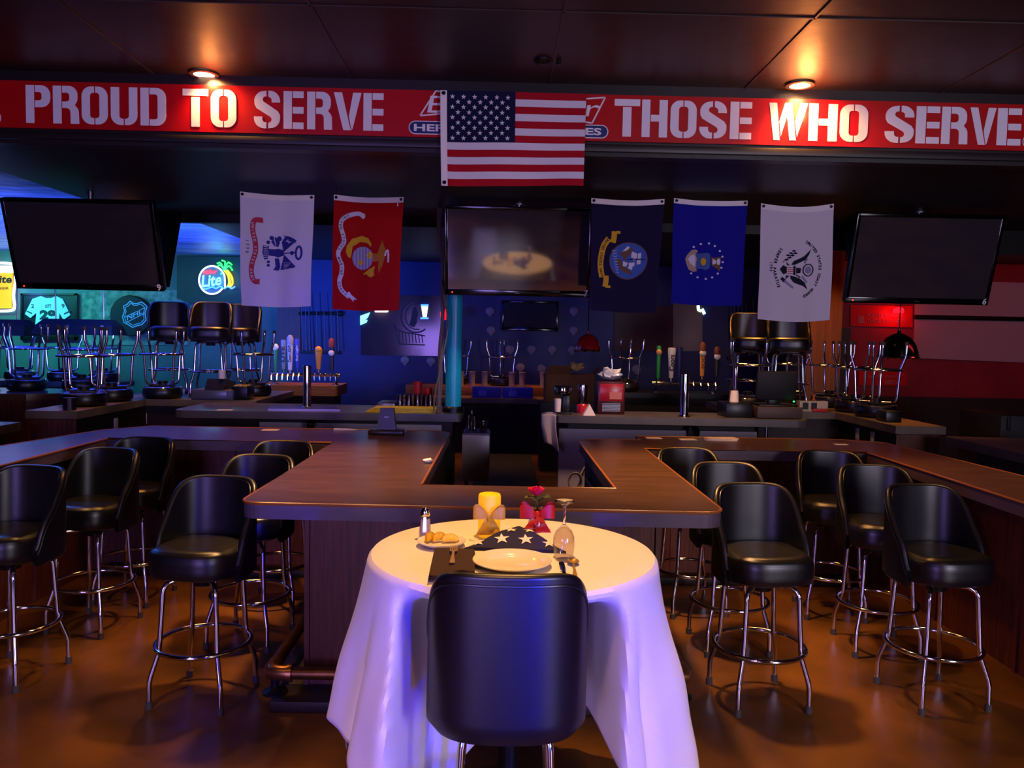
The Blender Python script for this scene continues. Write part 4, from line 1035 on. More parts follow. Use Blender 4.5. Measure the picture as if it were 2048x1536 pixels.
# ================================================================== TELEVISIONS
ledred = M('standby_red', '#ff2010', emit='#ff2a12', es=8)
def tv(label, c, wd, h, yaw, tilt, num=None, top=None, name='television', led=True):
    c = Vector(c); t = thing(name, label, 'television', c)
    Rm = Matrix.Rotation(yaw, 3, 'Z') @ Matrix.Rotation(tilt, 3, 'X')
    def bake(b):
        b.v = [tuple(Rm @ Vector(v)) for v in b.v]; return b
    b = MB(); b.box((0, .035, 0), (wd, .07, h), .012); b.box((0, .09, -.02), (wd * .62, .06, h * .6), .02); bake(b).build('casing', blackp, t)
    b = MB()
    for x0, x1, z0, z1 in ((-wd / 2, wd / 2, -h / 2, -h / 2 + .055), (-wd / 2, wd / 2, h / 2 - .03, h / 2), (-wd / 2, -wd / 2 + .032, -h / 2, h / 2), (wd / 2 - .032, wd / 2, -h / 2, h / 2)):
        b.b2((x0, -.012, z0), (x1, .002, z1), .005)
    bake(b).build('bezel', M('gloss_black_bezel', '#060507', .12, spec=.6) if 'gloss_black_bezel' not in MATS else MATS['gloss_black_bezel'], t)
    b = MB(); b.b2((-wd / 2 + .03, -.003, -h / 2 + .053), (wd / 2 - .03, -.001, h / 2 - .028)); bake(b).build('screen', tvglass, t)
    if led:
        b = MB(); b.ball((-wd / 2 + .07, -.014, -h / 2 + .026), .006, seg=10); bake(b).build('standby_light', ledred, t)
        b = MB(); b.box((0, -.0135, -h / 2 + .027), (.04, .002, .006)); bake(b).build('maker_badge', dullchrome, t)
    if num:
        b = MB(); put_text(b, num, wd / 2 - .055, -h / 2 + .006, wd / 2 - .02, -h / 2 + .066, lambda x, z: (x, -.0135, z), 0, .03); bake(b).build('number_sticker', whitesign, t)
    if top:
        b = MB(); q = Rm @ Vector((0, .13, 0)); b.cyl((q.x, q.y, 0), (q.x, q.y, top - c.z), .025, seg=12); b.box((q.x, q.y - .02, 0), (.2, .1, .2), .01); b.lathe([(.07, -.01), (.07, 0)], (q.x, q.y, top - c.z), 16); b.build('ceiling_mount', dullchrome, t)
    return t
tv('television number 7 over the aisle mirroring the set table', U(1036, 504, y=7.2), 1.315, .79, R(-1.1), R(11.7), '7', 2.99)
tv('large tilted television number 9 at upper left', U(168, 491, y=7.0), 1.27, .78, R(1), R(17), '9', 3.13)
tv('large tilted television number 6 at upper right', U(1847, 520, y=7.15), 1.30, .80, R(-1), R(15), '6', 2.99)
c1 = U(266, 503, y=8.05); c2_ = U(1776, 526, y=8.15)
tv('dark television seen edge-on beside the upper left television', c1, 1.2, .74, R(152), R(12), top=3.13, led=False)
tv('dark television seen edge-on between the off-white flag and the upper right television', c2_, 1.2, .74, R(-152), R(12), top=2.99, led=False)

# ================================================================== BACK WALL
def Wp(y): return lambda a, c: U(a, c, y=y)
def slab(b, poly, y, th, mi=0):
    P = [U(*q, y=y) for q in poly]
    b.prism([(p.x, p.z) for p in P], y - th, y, mi, mp=lambda x, z, t: (x, t, z)); return b
def panel(name, label, cat, poly, y, th, mat, group=None):
    b = slab(MB(), poly, y, th); P = [U(*q, y=y) for q in poly]; o_ = sum(P, Vector()) / len(P)
    return tag(b.build(name, mat, org=o_), label, cat, group)
YB = 13.6
mir = M('smoked_mirror', '#4a4450', .12, .6, spec=.5)
t = thing('bar_mirror', 'smoked bar mirror etched with a horse-head roundel on the blue back wall', 'mirror', U(800, 710, y=YB))
o_ = t.location.copy()
slab(MB(), [(722, 590), (884, 592), (884, 712), (722, 710)], YB - .002, .02).build('glass', mir, t, org=o_)
b = MB(); m0 = lambda a, c: U(a, c, y=YB - .024)
ribbon(b, ell(832, 633, 30, 32)[4:] , 3, m0, 0); ribbon(b, ell(834, 633, 23, 26)[6:-3], 2, m0, 0)
ribbon(b, smooth([(788, 650), (800, 662), (830, 668), (850, 672)]), 2.5, m0, 0); ribbon(b, [(788, 650), (798, 688), (850, 690)], 2.5, m0, 0)
for i in range(8): ribbon(b, [(798 + i * 6.5, 664 + i * .8), (800 + i * 6.5, 686)], 2, m0, 0)
b.flat([(826, 615), (832, 612), (836, 625), (834, 645), (828, 655), (818, 650), (822, 636)], m0, 0)
b.build('etching', M('etched_line', '#1d1a2a', .5), t, org=o_)
def neon(name, label, cat, org, group=None): return thing(name, label, cat, org, group=group)
def nmat(n, c, e): return M(n, c, .4, emit=c, es=e)
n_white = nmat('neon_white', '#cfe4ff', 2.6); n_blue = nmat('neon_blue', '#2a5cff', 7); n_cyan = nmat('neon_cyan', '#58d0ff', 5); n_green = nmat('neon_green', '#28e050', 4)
n_yel = nmat('neon_yellow', '#ffd820', 3.5); n_red = nmat('neon_red', '#ff2838', 5); n_amber = nmat('neon_amber', '#f09818', .9); n_foam = nmat('lit_foam', '#f4dcb0', .9)
# glowing shapes added for two neon signs reflected in the mirror
nb = neon('neon_sign', 'glowing shape standing for an ice-blue neon reflection in the mirror, below the scarlet flag', 'neon sign', U(741, 636, y=YB - .05))
b = MB(); slab(b, [(721, 632), (740, 625), (736, 634), (730, 641), (735, 640), (733, 645), (721, 650)], YB - .03, .03); b.build('reflected_glow', n_cyan, nb, org=nb.location)
nb = neon('neon_sign', 'glowing shape standing for a blue and white beer-glass neon reflection beside the hanging cables', 'neon sign', U(848, 626, y=YB - .05))
b = MB(); slab(b, [(843, 613), (856, 613), (853, 634), (846, 634)], YB - .03, .03); b.build('reflected_glass', nmat('reflection_pale', '#e8ffd8', 3), nb, org=nb.location)
b = MB(); slab(b, [(842, 609), (857, 609), (857, 612), (842, 612)], YB - .03, .03); slab(b, [(841, 635), (857, 635), (857, 638), (841, 638)], YB - .03, .03); b.build('reflected_tubes', n_blue, nb, org=nb.location)
nb = neon('neon_sign', 'small pale green neon sign under the plain blue flag', 'neon sign', U(1400, 622, y=YB - .05))
b = MB()
b.tube([U(*q, y=YB - .03) for q in ((1396, 611), (1397, 620), (1402, 622))], .025, 8); b.tube([U(*q, y=YB - .03) for q in ((1404, 618), (1409, 628))], .025, 8); b.build('tube', nmat('neon_mint', '#b8fff0', 4), nb, org=nb.location)
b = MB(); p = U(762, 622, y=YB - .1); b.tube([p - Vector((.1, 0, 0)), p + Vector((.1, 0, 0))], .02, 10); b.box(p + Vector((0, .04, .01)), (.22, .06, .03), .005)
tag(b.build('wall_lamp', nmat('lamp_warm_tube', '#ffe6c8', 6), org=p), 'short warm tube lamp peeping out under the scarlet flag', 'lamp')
b = MB(); p = U(889, 629, y=13.2); b.ball(p, .075, seg=16, sz=1.25); b.cyl(p, (p.x, p.y, 3.02), .006, seg=6)
tag(b.build('red_lantern', nmat('lantern_red', '#ff2038', .9), org=p), 'small glowing red lantern just left of the teal post', 'lantern')
# pale round plaques
plq = M('pale_plaque', '#8a7f86', .5, var=(30, .2)); random.seed(11)
for lab, px, py in [('left column under the middle television, top', 980, 622), ('left column under the middle television, lower', 982, 660), ('right column beside the red lamp, top', 1148, 622), ('right column beside the red lamp, lower', 1147, 660),
                    ('upper row, first of four', 1020, 698), ('upper row, second of four', 1063, 698), ('upper row, third of four', 1104, 698), ('upper row, last of four behind the red lamp', 1144, 699),
                    ('bottom row, right of the upturned stool', 1041, 734), ('bottom row, second right of the upturned stool', 1083, 737), ('bottom row, above the cardboard box', 1124, 738), ('bottom row, far left below the mirror', 810, 720), ('bottom row, beside the hanging cables', 862, 722),
                    ('alone above the right beer taps', 1272, 738)]:
    p = U(px, py, y=YB - .01)
    b = MB(); b.v = []
    b.lathe([(0, .03), (.05, .028), (.072, .018), (.076, .0), (0, 0)], seg=20, sy=.9)
    b.box((0, -.075, .008), (.05, .03, .014), .003)
    b.v = [(v[0] + p.x, p.y - v[2], v[1] + p.z) for v in b.v]
    tag(b.build('wall_plaque', plq, org=p), 'pale round plaque on the blue wall, ' + lab, 'plaque', 'pale round plaques on the blue wall')
tv('small dark television flat on the blue back wall between the columns of plaques', U(1060, 632, y=YB - .13), .94, .50, 0, 0, led=False, name='wall_television')
panel('wall_panel', 'dim red-brown painted panel on the back wall under the navy flag', 'wall panel', [(1228, 618), (1344, 612), (1344, 702), (1228, 702)], YB - .002, .03, M('mural_brown', '#4a1c18', .5, var=(2, .6)))
panel('wall_panel', 'tall brushed grey panel on the back wall under the plain blue flag', 'wall panel', [(1345, 600), (1404, 600), (1404, 702), (1345, 702)], YB - .002, .03, M('brushed_grey_panel', '#6a5452', .35, .5))
panel('wall_panel', 'dark brown board on the back wall below the white flag', 'wall panel', [(556, 600), (602, 600), (602, 700), (556, 700)], YB - .002, .03, panelwood)
# cue racks
cuem = M('cue_wood', '#6a6a78', .3, .2)
for side, xs, y0, y1, yb_ in (('left', (602, 610, 617, 632, 647, 661, 674), 586, 702, 627), ('right', (1462, 1468, 1476, 1484, 1492, 1506), 596, 694, 640)):
    rk = U(xs[0] - 4, yb_, y=YB - .06); rk2 = U(xs[-1] + 6, yb_, y=YB - .06)
    ck = thing('cue_rack', 'x', 'cue rack', rk)
    b = MB(); b.tube([rk, rk2], .028, 8); b.ball(rk2, .05, seg=10); b.build('rail', darkwood, ck, org=rk)
    b = MB(); b.box((rk + rk2) / 2 + Vector((0, .02, -.65)), ((rk2 - rk).x, .07, .05), .008); b.build('foot_shelf', darkwood, ck, org=rk)
    tag(ck, 'dark wall rack holding pool cues %s' % ('left of the scarlet flag' if side == 'left' else 'below the gap beside the off-white flag'), 'cue rack')
    for k, x in enumerate(xs):
        a, c = U(x, y0, y=YB - .11), U(x + 3, y1, y=YB - .14)
        b = MB(); b.tube([a, c], [.006, .013], 8)
        tag(b.build('pool_cue', cuem, org=c), 'pool cue upright in the wall rack %s' % ('left of the scarlet flag' if side == 'left' else 'beside the off-white flag'), 'pool cue', 'cues in the %s wall rack' % side)

# ---------------------------------------------------------- left rear wall
YL = 14.2
brick = M('green_brick_mural', '#3f6a5c', .7, var=(9, .8), col2='#8aa08c', bump=(14, .6, .02))
panel('brick_patch', 'patch of mottled bare brick on the green wall around the hockey puck sign', 'brickwork', [(166, 586), (214, 580), (350, 580), (378, 584), (378, 690), (166, 690)], YL - .001, .02, brick)
panel('wall_panel', 'dark green board carrying the palm tree neon sign', 'wall panel', [(356, 513), (486, 514), (486, 606), (377, 606), (356, 596)], YL - .03, .05, M('dark_green_board', '#123328', .5))
# framed jersey
o_ = U(100, 678, y=YL)
jf = thing('framed_jersey', 'white hockey jersey numbered 29 in a black frame at far left', 'framed jersey', o_)
b = MB(); slab(b, [(44, 588), (155, 588), (155, 679), (44, 679)], YL - .002, .05, 0); b.build('backing', M('frame_backing', '#0a0f1c', .4), jf, org=o_)
b = MB()
for q in ([(43, 587), (156, 587), (156, 591), (43, 591)], [(43, 674), (156, 674), (156, 680), (43, 680)], [(43, 587), (47, 587), (47, 680), (43, 680)], [(150, 587), (156, 587), (156, 680), (150, 680)]): slab(b, q, YL - .05, .03)
b.build('frame', blackp, jf, org=o_)
jw = M('jersey_white', '#b8d8dc', .8); jk = M('jersey_dark', '#123a34', .8)
b = MB(); slab(b, [(83, 592), (92, 596), (104, 596), (113, 592), (126, 598), (142, 630), (128, 640), (120, 626), (118, 668), (70, 668), (74, 626), (62, 636), (51, 628), (66, 598)], YL - .055, .02); b.build('jersey', jw, jf, org=o_)
b = MB(); m1 = lambda a, c: U(a, c, y=YL - .08)
ym = lambda a, c: U(a, c, y=YL - .08)
put_text(b, '29', 79, 640, 112, 620, ym, 0, .06); b.build('number_print', jk, jf, org=o_); b = MB()
put_text(b, 'OTT', 90, 616, 102, 609, ym, 0, .02); b.build('name_print', jk, jf, org=o_); b = MB()
put_text(b, '2', 62, 616, 68, 608, ym, 0, .02); put_text(b, '9', 123, 616, 129, 608, ym, 0, .02)
ribbon(b, [(53, 622), (64, 627)], 2.5, ym, 0); ribbon(b, [(128, 628), (140, 622)], 2.5, ym, 0); ribbon(b, [(72, 658), (118, 658)], 2.5, ym, 0)
b.build('sleeve_print', jk, jf, org=o_)
# hockey puck sign
c0 = U(268, 632, y=YL - .026); o_ = c0
pk = thing('puck_sign', 'round black hockey puck wall sign with a shield emblem', 'wall sign', o_)
b = MB(); b.lathe([(0, 0), (.345, 0), (.355, .02), (.355, .13), (.34, .15), (0, .15)], seg=44); b.v = [(v[0], -v[2], v[1]) for v in b.v]; b.build('disc', M('puck_black', '#10121c', .5), pk)
b = MB(); sh = [(260, 602), (267, 607), (275, 607), (283, 604), (290, 609), (294, 613), (290, 626), (292, 640), (284, 649), (272, 652), (265, 655), (258, 650), (248, 645), (245, 634), (249, 622), (247, 612), (254, 609)]
ps = lambda a, c: U(a, c, y=YL - .182)
ribbon(b, sh + sh[:1], 2.2, ps, 0)
cx_, cy_ = 269, 629; s2 = [(cx_ + (x - cx_) * .84, cy_ + (y - cy_) * .84) for x, y in sh]; ribbon(b, s2 + s2[:1], 1.5, ps, 0)
ribbon(b, [(250, 634), (288, 616)], 1.5, ps, 0); ribbon(b, [(252, 645), (289, 627)], 1.5, ps, 0)
tx_ = lambda a, c: ps(a, c - (a - 254) * .46)
put_text(b, 'NHL', 254, 641, 285, 631, tx_, 0, .02)
b.build('shield_emblem', M('shield_silver', '#8fb4d0', .5), pk, org=o_)
# beer glass neon
o_ = U(10, 622, y=YL - .02)
bg = thing('neon_sign', 'lit beer-glass sign with blue neon outline cut by the left picture edge', 'neon sign', o_)
yg = YL - .06
b = MB(); slab(b, [(-28, 532), (26, 532), (27, 560), (24, 590), (25, 617), (-24, 617), (-26, 590), (-30, 560)], yg, .04); b.build('lit_beer', n_amber, bg, org=o_)
b = MB(); slab(b, [(-28, 531), (26, 531), (27, 546), (-29, 546)], yg - .042, .01); b.build('foam', n_foam, bg, org=o_)
b = MB(); b.tube([tuple(q) for q in (U(*w_, y=yg - .06) for w_ in smooth([(-34, 560), (-32, 534), (-24, 527), (20, 527), (30, 534), (31, 560), (27, 590), (29, 612), (22, 621), (-20, 621), (-28, 612), (-30, 590), (-34, 560)], 5))], .022, 8); b.build('neon_tube', nmat('neon_bluewhite', '#a8c8ff', 6), bg, org=o_)
b = MB(); put_text(b, 'Lite', -14, 566, 23, 551, lambda a, c: U(a, c, y=yg - .055), 0, .03, 2); b.build('lettering', M('sign_ink', '#3a1c10', .6), bg, org=o_); b = MB(); put_text(b, 'BEER', -8, 579, 18, 574, lambda a, c: U(a, c, y=yg - .055), 0, .01); b.build('lettering', MATS['sign_ink'], bg, org=o_)
light('POINT', 'beer_sign_glow', U(16, 575, y=YL - .5), None, 14, '#5a86ff', .15)
# palm tree neon
o_ = U(428, 588, y=YL - .1); yn = YL - .14
pn = thing('neon_sign', 'round neon sign with lit lettering and a green palm tree', 'neon sign', o_)
def nt(b, pts, r=.014): b.tube([tuple(U(*q, y=yn)) for q in smooth(pts, 5)], r, 8)
b = MB(); slab(b, ell(424, 561, 27, 29, 32), yn + .05, .02); b.build('backing_disc', M('sign_grey', '#5a6a78', .5), pn, org=o_)
b = MB(); nt(b, ell(424, 560, 26, 28)[3:] + [(450, 575)]); b.build('ring_tube', n_white, pn, org=o_)
b = MB()
for pts in ([(449, 540), (440, 530), (433, 536)], [(449, 540), (441, 526), (434, 527)], [(449, 540), (450, 524), (443, 521)], [(449, 540), (456, 525), (464, 530)], [(449, 540), (458, 532), (465, 541)], [(449, 540), (445, 541), (442, 549)], [(450, 540), (456, 541), (458, 549)]): nt(b, pts, .013)
b.build('palm_fronds', n_green, pn, org=o_)
b = MB(); nt(b, [(450, 541), (457, 552), (459, 566), (456, 573)], .02); nt(b, [(455, 541), (463, 553), (465, 566), (461, 573)], .016); b.build('palm_trunk', n_yel, pn, org=o_)
b = MB(); nt(b, [(402, 576), (412, 578), (424, 574), (432, 577), (440, 573), (448, 577), (456, 573), (463, 577), (470, 573)], .013); b.build('wave_tube', n_blue, pn, org=o_)
b = MB(); put_text(b, 'Miller', 407, 549, 434, 541, lambda a, c: U(a, c - (a - 407) * .1, y=yn - .01), 0, .02); b.build('upper_lettering', n_red, pn, org=o_)
b = MB(); put_text(b, 'Lite', 403, 575, 442, 551, lambda a, c: U(a, c - (a - 403) * .12, y=yn - .01), 0, .02, 2); b.build('lettering', n_cyan, pn, org=o_)
light('POINT', 'palm_sign_glow', U(432, 555, y=YL - .45), None, 7, '#6ad0ff', .1)
# billiard lamps hanging at left
hoodm = M('billiard_hood', '#0c0709', .6, 0, spec=.2)
for lab, x0, x1, y0, y1 in (('long dark billiard lamp hanging in front of the framed jersey', 80, 240, 637, 668), ('long dark billiard lamp cut by the left picture edge', -96, 68, 637, 669)):
    d = 10.2; A0, A1 = U(x0, y1, y=d), U(x1, y1, y=d); z1 = U(x0, y0, y=d).z; L = A1.x - A0.x; hgt = z1 - A0.z
    c_ = Vector(((A0.x + A1.x) / 2, d, A0.z)); t = thing('billiard_lamp', lab, 'billiard lamp', c_)
    b = MB()
    lo = [(-L / 2, -.22, 0), (L / 2, -.22, 0), (L / 2, .22, 0), (-L / 2, .22, 0)]; mid = [(-L / 2 + .03, -.15, hgt * .6), (L / 2 - .03, -.15, hgt * .6), (L / 2 - .03, .15, hgt * .6), (-L / 2 + .03, .15, hgt * .6)]
    hi = [(-L / 2 + .09, -.07, hgt), (L / 2 - .09, -.07, hgt), (L / 2 - .09, .07, hgt), (-L / 2 + .09, .07, hgt)]
    b.add(lo + mid + hi, [(i + 4 * k, (i + 1) % 4 + 4 * k, (i + 1) % 4 + 4 * k + 4, i + 4 * k + 4) for k in (0, 1) for i in range(4)] + [(8, 9, 10, 11)]); b.build('hood', hoodm, t)
    for s in (-1, 1):
        b = MB(); b.tube([(s * L * .3, 0, hgt), (s * L * .3, 0, 3.13 - c_.z)], .008, 6); b.build('hanging_chain', dullchrome, t)

# ---------------------------------------------------------- right rear wall
YR = 12.0
panel('wall_screen', 'big pale pink-lit panel on the red wall at far right', 'wall panel', [(1830, 560), (2120, 568), (2120, 728), (1824, 716)], YR - .002, .04, M('pale_screen', '#9a8484', .7))
b = MB(); a_, c_ = U(1829, 634, y=YR - .08), U(2130, 640, y=YR - .08); b.tube([a_, c_], .035, 10); b.box((a_ + c_) / 2 + Vector((0, .04, 0)), (.1, .06, .06), .005)
tag(b.build('roller_bar', blackm, org=a_), 'black horizontal bar crossing the big pale panel', 'bar')
o_ = U(1770, 640, y=YR - .03); rs = thing('wall_sign', 'dim red sign reading PROUD TO SERVE THOSE WHO SERVE under the right television', 'wall sign', o_)
slab(MB(), [(1700, 610), (1824, 612), (1824, 655), (1700, 652)], YR - .01, .02).build('panel', redsign, rs, org=o_)
b = MB(); m3 = lambda a, c: U(a, c, y=YR - .035)
put_text(b, 'PROUD TO SERVE', 1734, 635, 1806, 627, m3, 0, .03); b.build('lettering', M('sign_faded_white', '#a05050', .6), rs, org=o_); b = MB(); put_text(b, 'THOSE WHO SERVE', 1734, 646, 1812, 638, m3, 0, .03); slab(b, [(1716, 632), (1728, 632), (1728, 647), (1716, 647)], YR - .03, .005)
b.build('lettering', MATS['sign_faded_white'], rs, org=o_)
o_ = U(1780, 765, y=YR - .03); rs = thing('wall_sign', 'small faded red sign with pale lettering low on the red wall behind the stools', 'wall sign', o_)
slab(MB(), [(1716, 742), (1812, 744), (1812, 772), (1716, 770)], YR - .01, .02).build('panel', redsign, rs, org=o_)
b = MB(); put_text(b, 'THOSE WHO', 1730, 756, 1797, 750, m3, 0, .02); put_text(b, 'SERVE', 1768, 768, 1803, 760, m3, 0, .03); b.build('lettering', MATS['sign_faded_white'], rs, org=o_)
light('POINT', 'red_sign_glow', U(1800, 628, y=YR - .25), None, 5, '#ff1020', .05)
b = MB(); p = U(1797, 621, y=YR - .06); b.lathe([(0, -.04), (.07, -.035), (.08, 0), (.06, .04), (0, .05)], p, 16); tag(b.build('red_lamp', nmat('lamp_red', '#ff1020', 3), org=p), 'red lamp glowing on the sign under the right television', 'lamp')
# dome lamps
for lab, px, py, wd, d, m, nm, rim in (('glossy red dome lamp hanging above the coffee machine', 1176, 684, 52, 10.3, M('gloss_red', '#8e1414', .15, spec=.7, coat=.5), 'dome_lamp', 0), ('black dome lamp hanging before the red wall', 1797, 690, 78, 10.0, M('gloss_black', '#0a0608', .15, spec=.7, coat=.5), 'dome_lamp', 0)):
    p = U(px, py, y=d); r = wd / 2 / F * d; t = thing(nm, lab, 'hanging lamp', p)
    b = MB(); b.lathe([(r, -r * .62), (r * .98, -r * .45), (r * .85, -.0), (r * .62, r * .36), (r * .3, r * .56), (r * .1, r * .62), (.02, r * .72), (.02, r * .8)], seg=36); b.build('shade', m, t)
    b = MB(); b.tube([(r * math.cos(2 * PI * i / 36), r * math.sin(2 * PI * i / 36), -r * .62) for i in range(36)], .012, 8, closed=True)
    for k in range(10): b.ball((r * math.cos(k * .628), r * math.sin(k * .628), -r * .70), .014, seg=8)
    b.build('beaded_rim', chrome, t)
    b = MB(); b.tube([(0, 0, r * .8), (0, 0, 3.02 - p.z)], .007, 6); b.build('cord', blackm, t)
b = MB(); p = U(2018, 850, y=7.6); b.b2((p.x - .08, 7.6, 0), (p.x + .9, 8.3, 1.13), .02); b.box((p.x - .01, 7.59, 1.05), (.03, .02, .13), .004)
tag(b.build('booth', M('navy_booth', '#100c18', .6), org=(p.x, 7.9, 0)), 'dark booth end standing beyond the far right counter', 'booth')

# ================================================================== BEER TAPS
def taps(label, px0, px1, py, d, sx, n):
    a, c = U(px0, py, y=d), U(px1, py, y=d); zb_ = a.z; t = thing('tap_rail', label, 'tap rail', (a.x, d, zb_))
    L = c.x - a.x
    b = MB(); b.tube([(0, 0, 0), (L, 0, 0)], .024, 12); b.build('pipe', chrome, t)
    for x in (.06, L - .06):
        b = MB(); b.cyl((x, .02, 0), (x, .02, sx - zb_), .022, seg=12); b.lathe([(.05, 0), (.05, .01), (.025, .02)], (x, .02, sx - zb_), 16); b.build('column', chrome, t)
    for k in range(n):
        x = L * (k + .5) / n
        b = MB(); b.tube([(x, -.02, 0), (x, -.07, .0), (x, -.09, -.02), (x, -.095, -.075)], [.011, .012, .011, .008], 8); b.tube([(x, -.055, .0), (x, -.06, .05)], .009, 8); b.ball((x, -.058, .015), .016, seg=10); b.build('faucet', chrome, t)
    return t
taps('chrome rail of beer taps over the honey oak counter', 541, 680, 748, 11.2, 1.07, 13)
taps('chrome rail of beer taps over the black counter at right', 1304, 1436, 766, 11.2, 1.05, 9)
def handle(label, px, pyb, pyt, wtop, wbot, col, d=11.13, knob=None, text=None, tcol=None, capc=None, vary=None):
    p = U(px, pyb, y=d); h = U(px, pyt, y=d).z - p.z; k = d / F
    t = thing('beer_tap', label, 'beer tap', p, group='beer tap handles')
    b = MB(); w0, w1 = wbot * k / 2, wtop * k / 2
    pr = [(0, 0), (w0, 0), (w0 * 1.05, h * .08), (w0 + (w1 - w0) * .5, h * .5), (w1, h * .9), (w1 * .96, h), (0, h * 1.01)]
    b.lathe(pr, seg=16, sy=.55); b.cyl((0, 0, -.05), (0, 0, .01), .008, seg=8); b.build('grip', M('tap_' + label.split()[0] + str(px), col, .35), t)
    if knob:
        z, r, c_ = knob; b = MB(); b.ball((0, -.014, h * z), r * k * .75, seg=14, sz=1, sy=.4); b.build('badge', M('tap_badge%d' % px, c_, .4), t)
    if capc:
        b = MB(); b.lathe([(0, h * .8), (w1 * 1.05, h * .8), (w1 * 1.05, h * 1.0), (w1 * .6, h * 1.08), (0, h * 1.1)], seg=16, sy=.7); b.build('cap', M('tap_cap%d' % px, capc, .5), t)
    if text:
        b = MB(); s, wf = text
        put_text(b, s, h * .25, -w0 * wf, h * .78, w0 * wf, lambda a, c_: (-c_, -w1 * .56 - .004, a), 0, .03); b.build('lettering', M('tap_ink%d' % px, tcol, .5), t)
handle('green beer tap handle with a white ball top, leftmost of the left row', 551, 740, 690, 9, 5, '#3a8a3a', knob=(.92, 9, '#e8e6c8'))
handle('grey beer tap handle with an open ring top', 567, 738, 680, 11, 7, '#8a8696', text=('LITE', .9), tcol='#2c2c40')
handle('white beer tap handle with slanting lettering, left row', 580, 740, 676, 13, 8, '#d8d8e8', text=('Coors LIGHT', .9), tcol='#1a1a30', capc='#8a90a4')
handle('slim purple-blue beer tap handle with pale lettering', 595, 736, 678, 11, 6, '#3c40a8', text=('Bud Light', .9), tcol='#c8c8e8')
handle('orange beer tap handle alone in the left row', 637, 738, 697, 15, 8, '#d08a24', knob=(.95, 9, '#e09a30'))
handle('dark beer tap handle with a red top and white card, end of the left row', 663, 742, 682, 12, 8, '#2a201e', capc='#7a2a24', knob=(.6, 8, '#d8d4dc'))
handle('bright green beer tap handle with a tan badge, right row', 1316, 756, 692, 9, 6, '#2ca040', knob=(.8, 8, '#c08a50'))
handle('white beer tap handle with tall script lettering, right row', 1342, 756, 696, 16, 8, '#e0dcd8', text=('Coors', 1.3), tcol='#2a1c20')
handle('dark blue beer tap handle behind the right tap tower', 1358, 756, 694, 12, 7, '#1c2458')
handle('orange beer tap handle with brown top and pale oval, right row', 1404, 752, 690, 12, 8, '#d8933c', capc='#6a3a24', knob=(.74, 9, '#e0dcc8'), text=('BOCK', .8), tcol='#7a4a18')
handle('dark beer tap handle with a white card, end of the right row', 1433, 752, 698, 13, 8, '#241e20', capc='#5a2a28', knob=(.72, 9, '#d8d0d4'))
def tower(label, px, py, h, d):
    p = U(px, py, z=ISZ); t = thing('tap_tower', label, 'tap tower', p)
    b = MB(); b.lathe([(.058, 0), (.058, .008), (.042, .016), (.040, .02), (.040, h), (.043, h + .003), (.043, h + .016), (.036, h + .022), (0, h + .024)], seg=28); b.build('column', chrome, t)
    b = MB(); b.tube([(0, .03, h * .93), (0, .07, h * .93), (0, .085, h * .85)], .009, 8); b.build('faucet', chrome, t)
    return t
tower('chrome tap tower standing on the left service counter', 614, 815, .40, 7.9)
tower('chrome tap tower standing on the right service counter', 1368, 834, .40, 7.9)
for lab, q in (('long steel drip tray before the left tap tower', ((540, 817), (668, 817), (680, 823), (536, 822))),):
    P = [U(*w_, z=ISZ) for w_ in q]; o_ = (P[0] + P[2]) / 2
    b = MB(); b.prism([(p.x, p.y) for p in P], ISZ + .001, ISZ + .022); b.build; tag(b.build('drip_tray', dullchrome, org=o_), lab, 'drip tray')

# ================================================================== THINGS ON THE COUNTERS
def put(name, label, cat, fn, mats, p, rz=0, group=None):
    b = MB(); fn(b); o = b.build(name, mats); o.location = p; o.rotation_euler = (0, 0, rz); return tag(o, label, cat, group)
# cash register at left
p = U(430, 806, z=1.07) + Vector((0, .2, 0)); p.x = -3.02; p.y = 8.64
cr = thing('cash_register', 'grey cash register with receipt roll and yellow keys on the left side counter', 'cash register', p)
b = MB(); b.box((0, 0, .055), (.44, .40, .105), .008); b.build('drawer', M('register_grey', '#4a4a5a', .4), cr)
b = MB(); b.box((-.02, -.205, .055), (.36, .012, .08), .004); b.build('drawer_front', M('register_silver', '#6a7080', .3, .5), cr)
b = MB(); b.prism([(-.2, .11), (.2, .11), (.2, .17), (-.1, .22)], -.20, .20, mp=lambda y, z, x: (x * .5 + .02, y, z)); b.build('body', blackp, cr)
b = MB(); b.box((.27, -.02, .08), (.17, .26, .13), .01); b.build('keypad', blackp, cr)
b = MB()
for i in range(3):
    for j in range(2): b.box((.22 + i * .05, -.08 + j * .09, .148), (.036, .06, .012), .004)
b.build('keys', M('keys_yellow', '#d8b020', .4), cr)
b = MB(); b.cyl((.06, -.06, .20), (.06, -.06, .31), .036, seg=18); b.build('receipt_roll', paper, cr)
# point of sale screen at right
p = Vector((2.72, 7.86, ISZ))
ps_ = thing('register_screen', 'black point-of-sale screen seen from behind on a cash drawer on the right service counter', 'till', p)
b = MB(); b.box((0, 0, .06), (.44, .40, .11), .008); b.build('cash_drawer', M('drawer_brown', '#4a3834', .5), ps_)
b = MB(); b.box((-.38, .02, .07), (.26, .34, .14), .01); b.build('printer', blackp, ps_)
b = MB(); b.box((0, -.02, .125), (.38, .26, .02), .006); b.box((0, .0, .17), (.12, .06, .1), .01); b.build('stand', blackp, ps_)
b = MB(); b.box((0, -.06, .315), (.40, .05, .29), .02, rx=.12); b.box((0, -.03, .29), (.26, .05, .16), .02, rx=.12); b.build('screen_back', M('till_plastic', '#0c0c0f', .6), ps_)
b = MB(); b.ball((.16, -.115, .165), .008, seg=8); b.build('power_light', nmat('led_green', '#20ff50', 8), ps_)
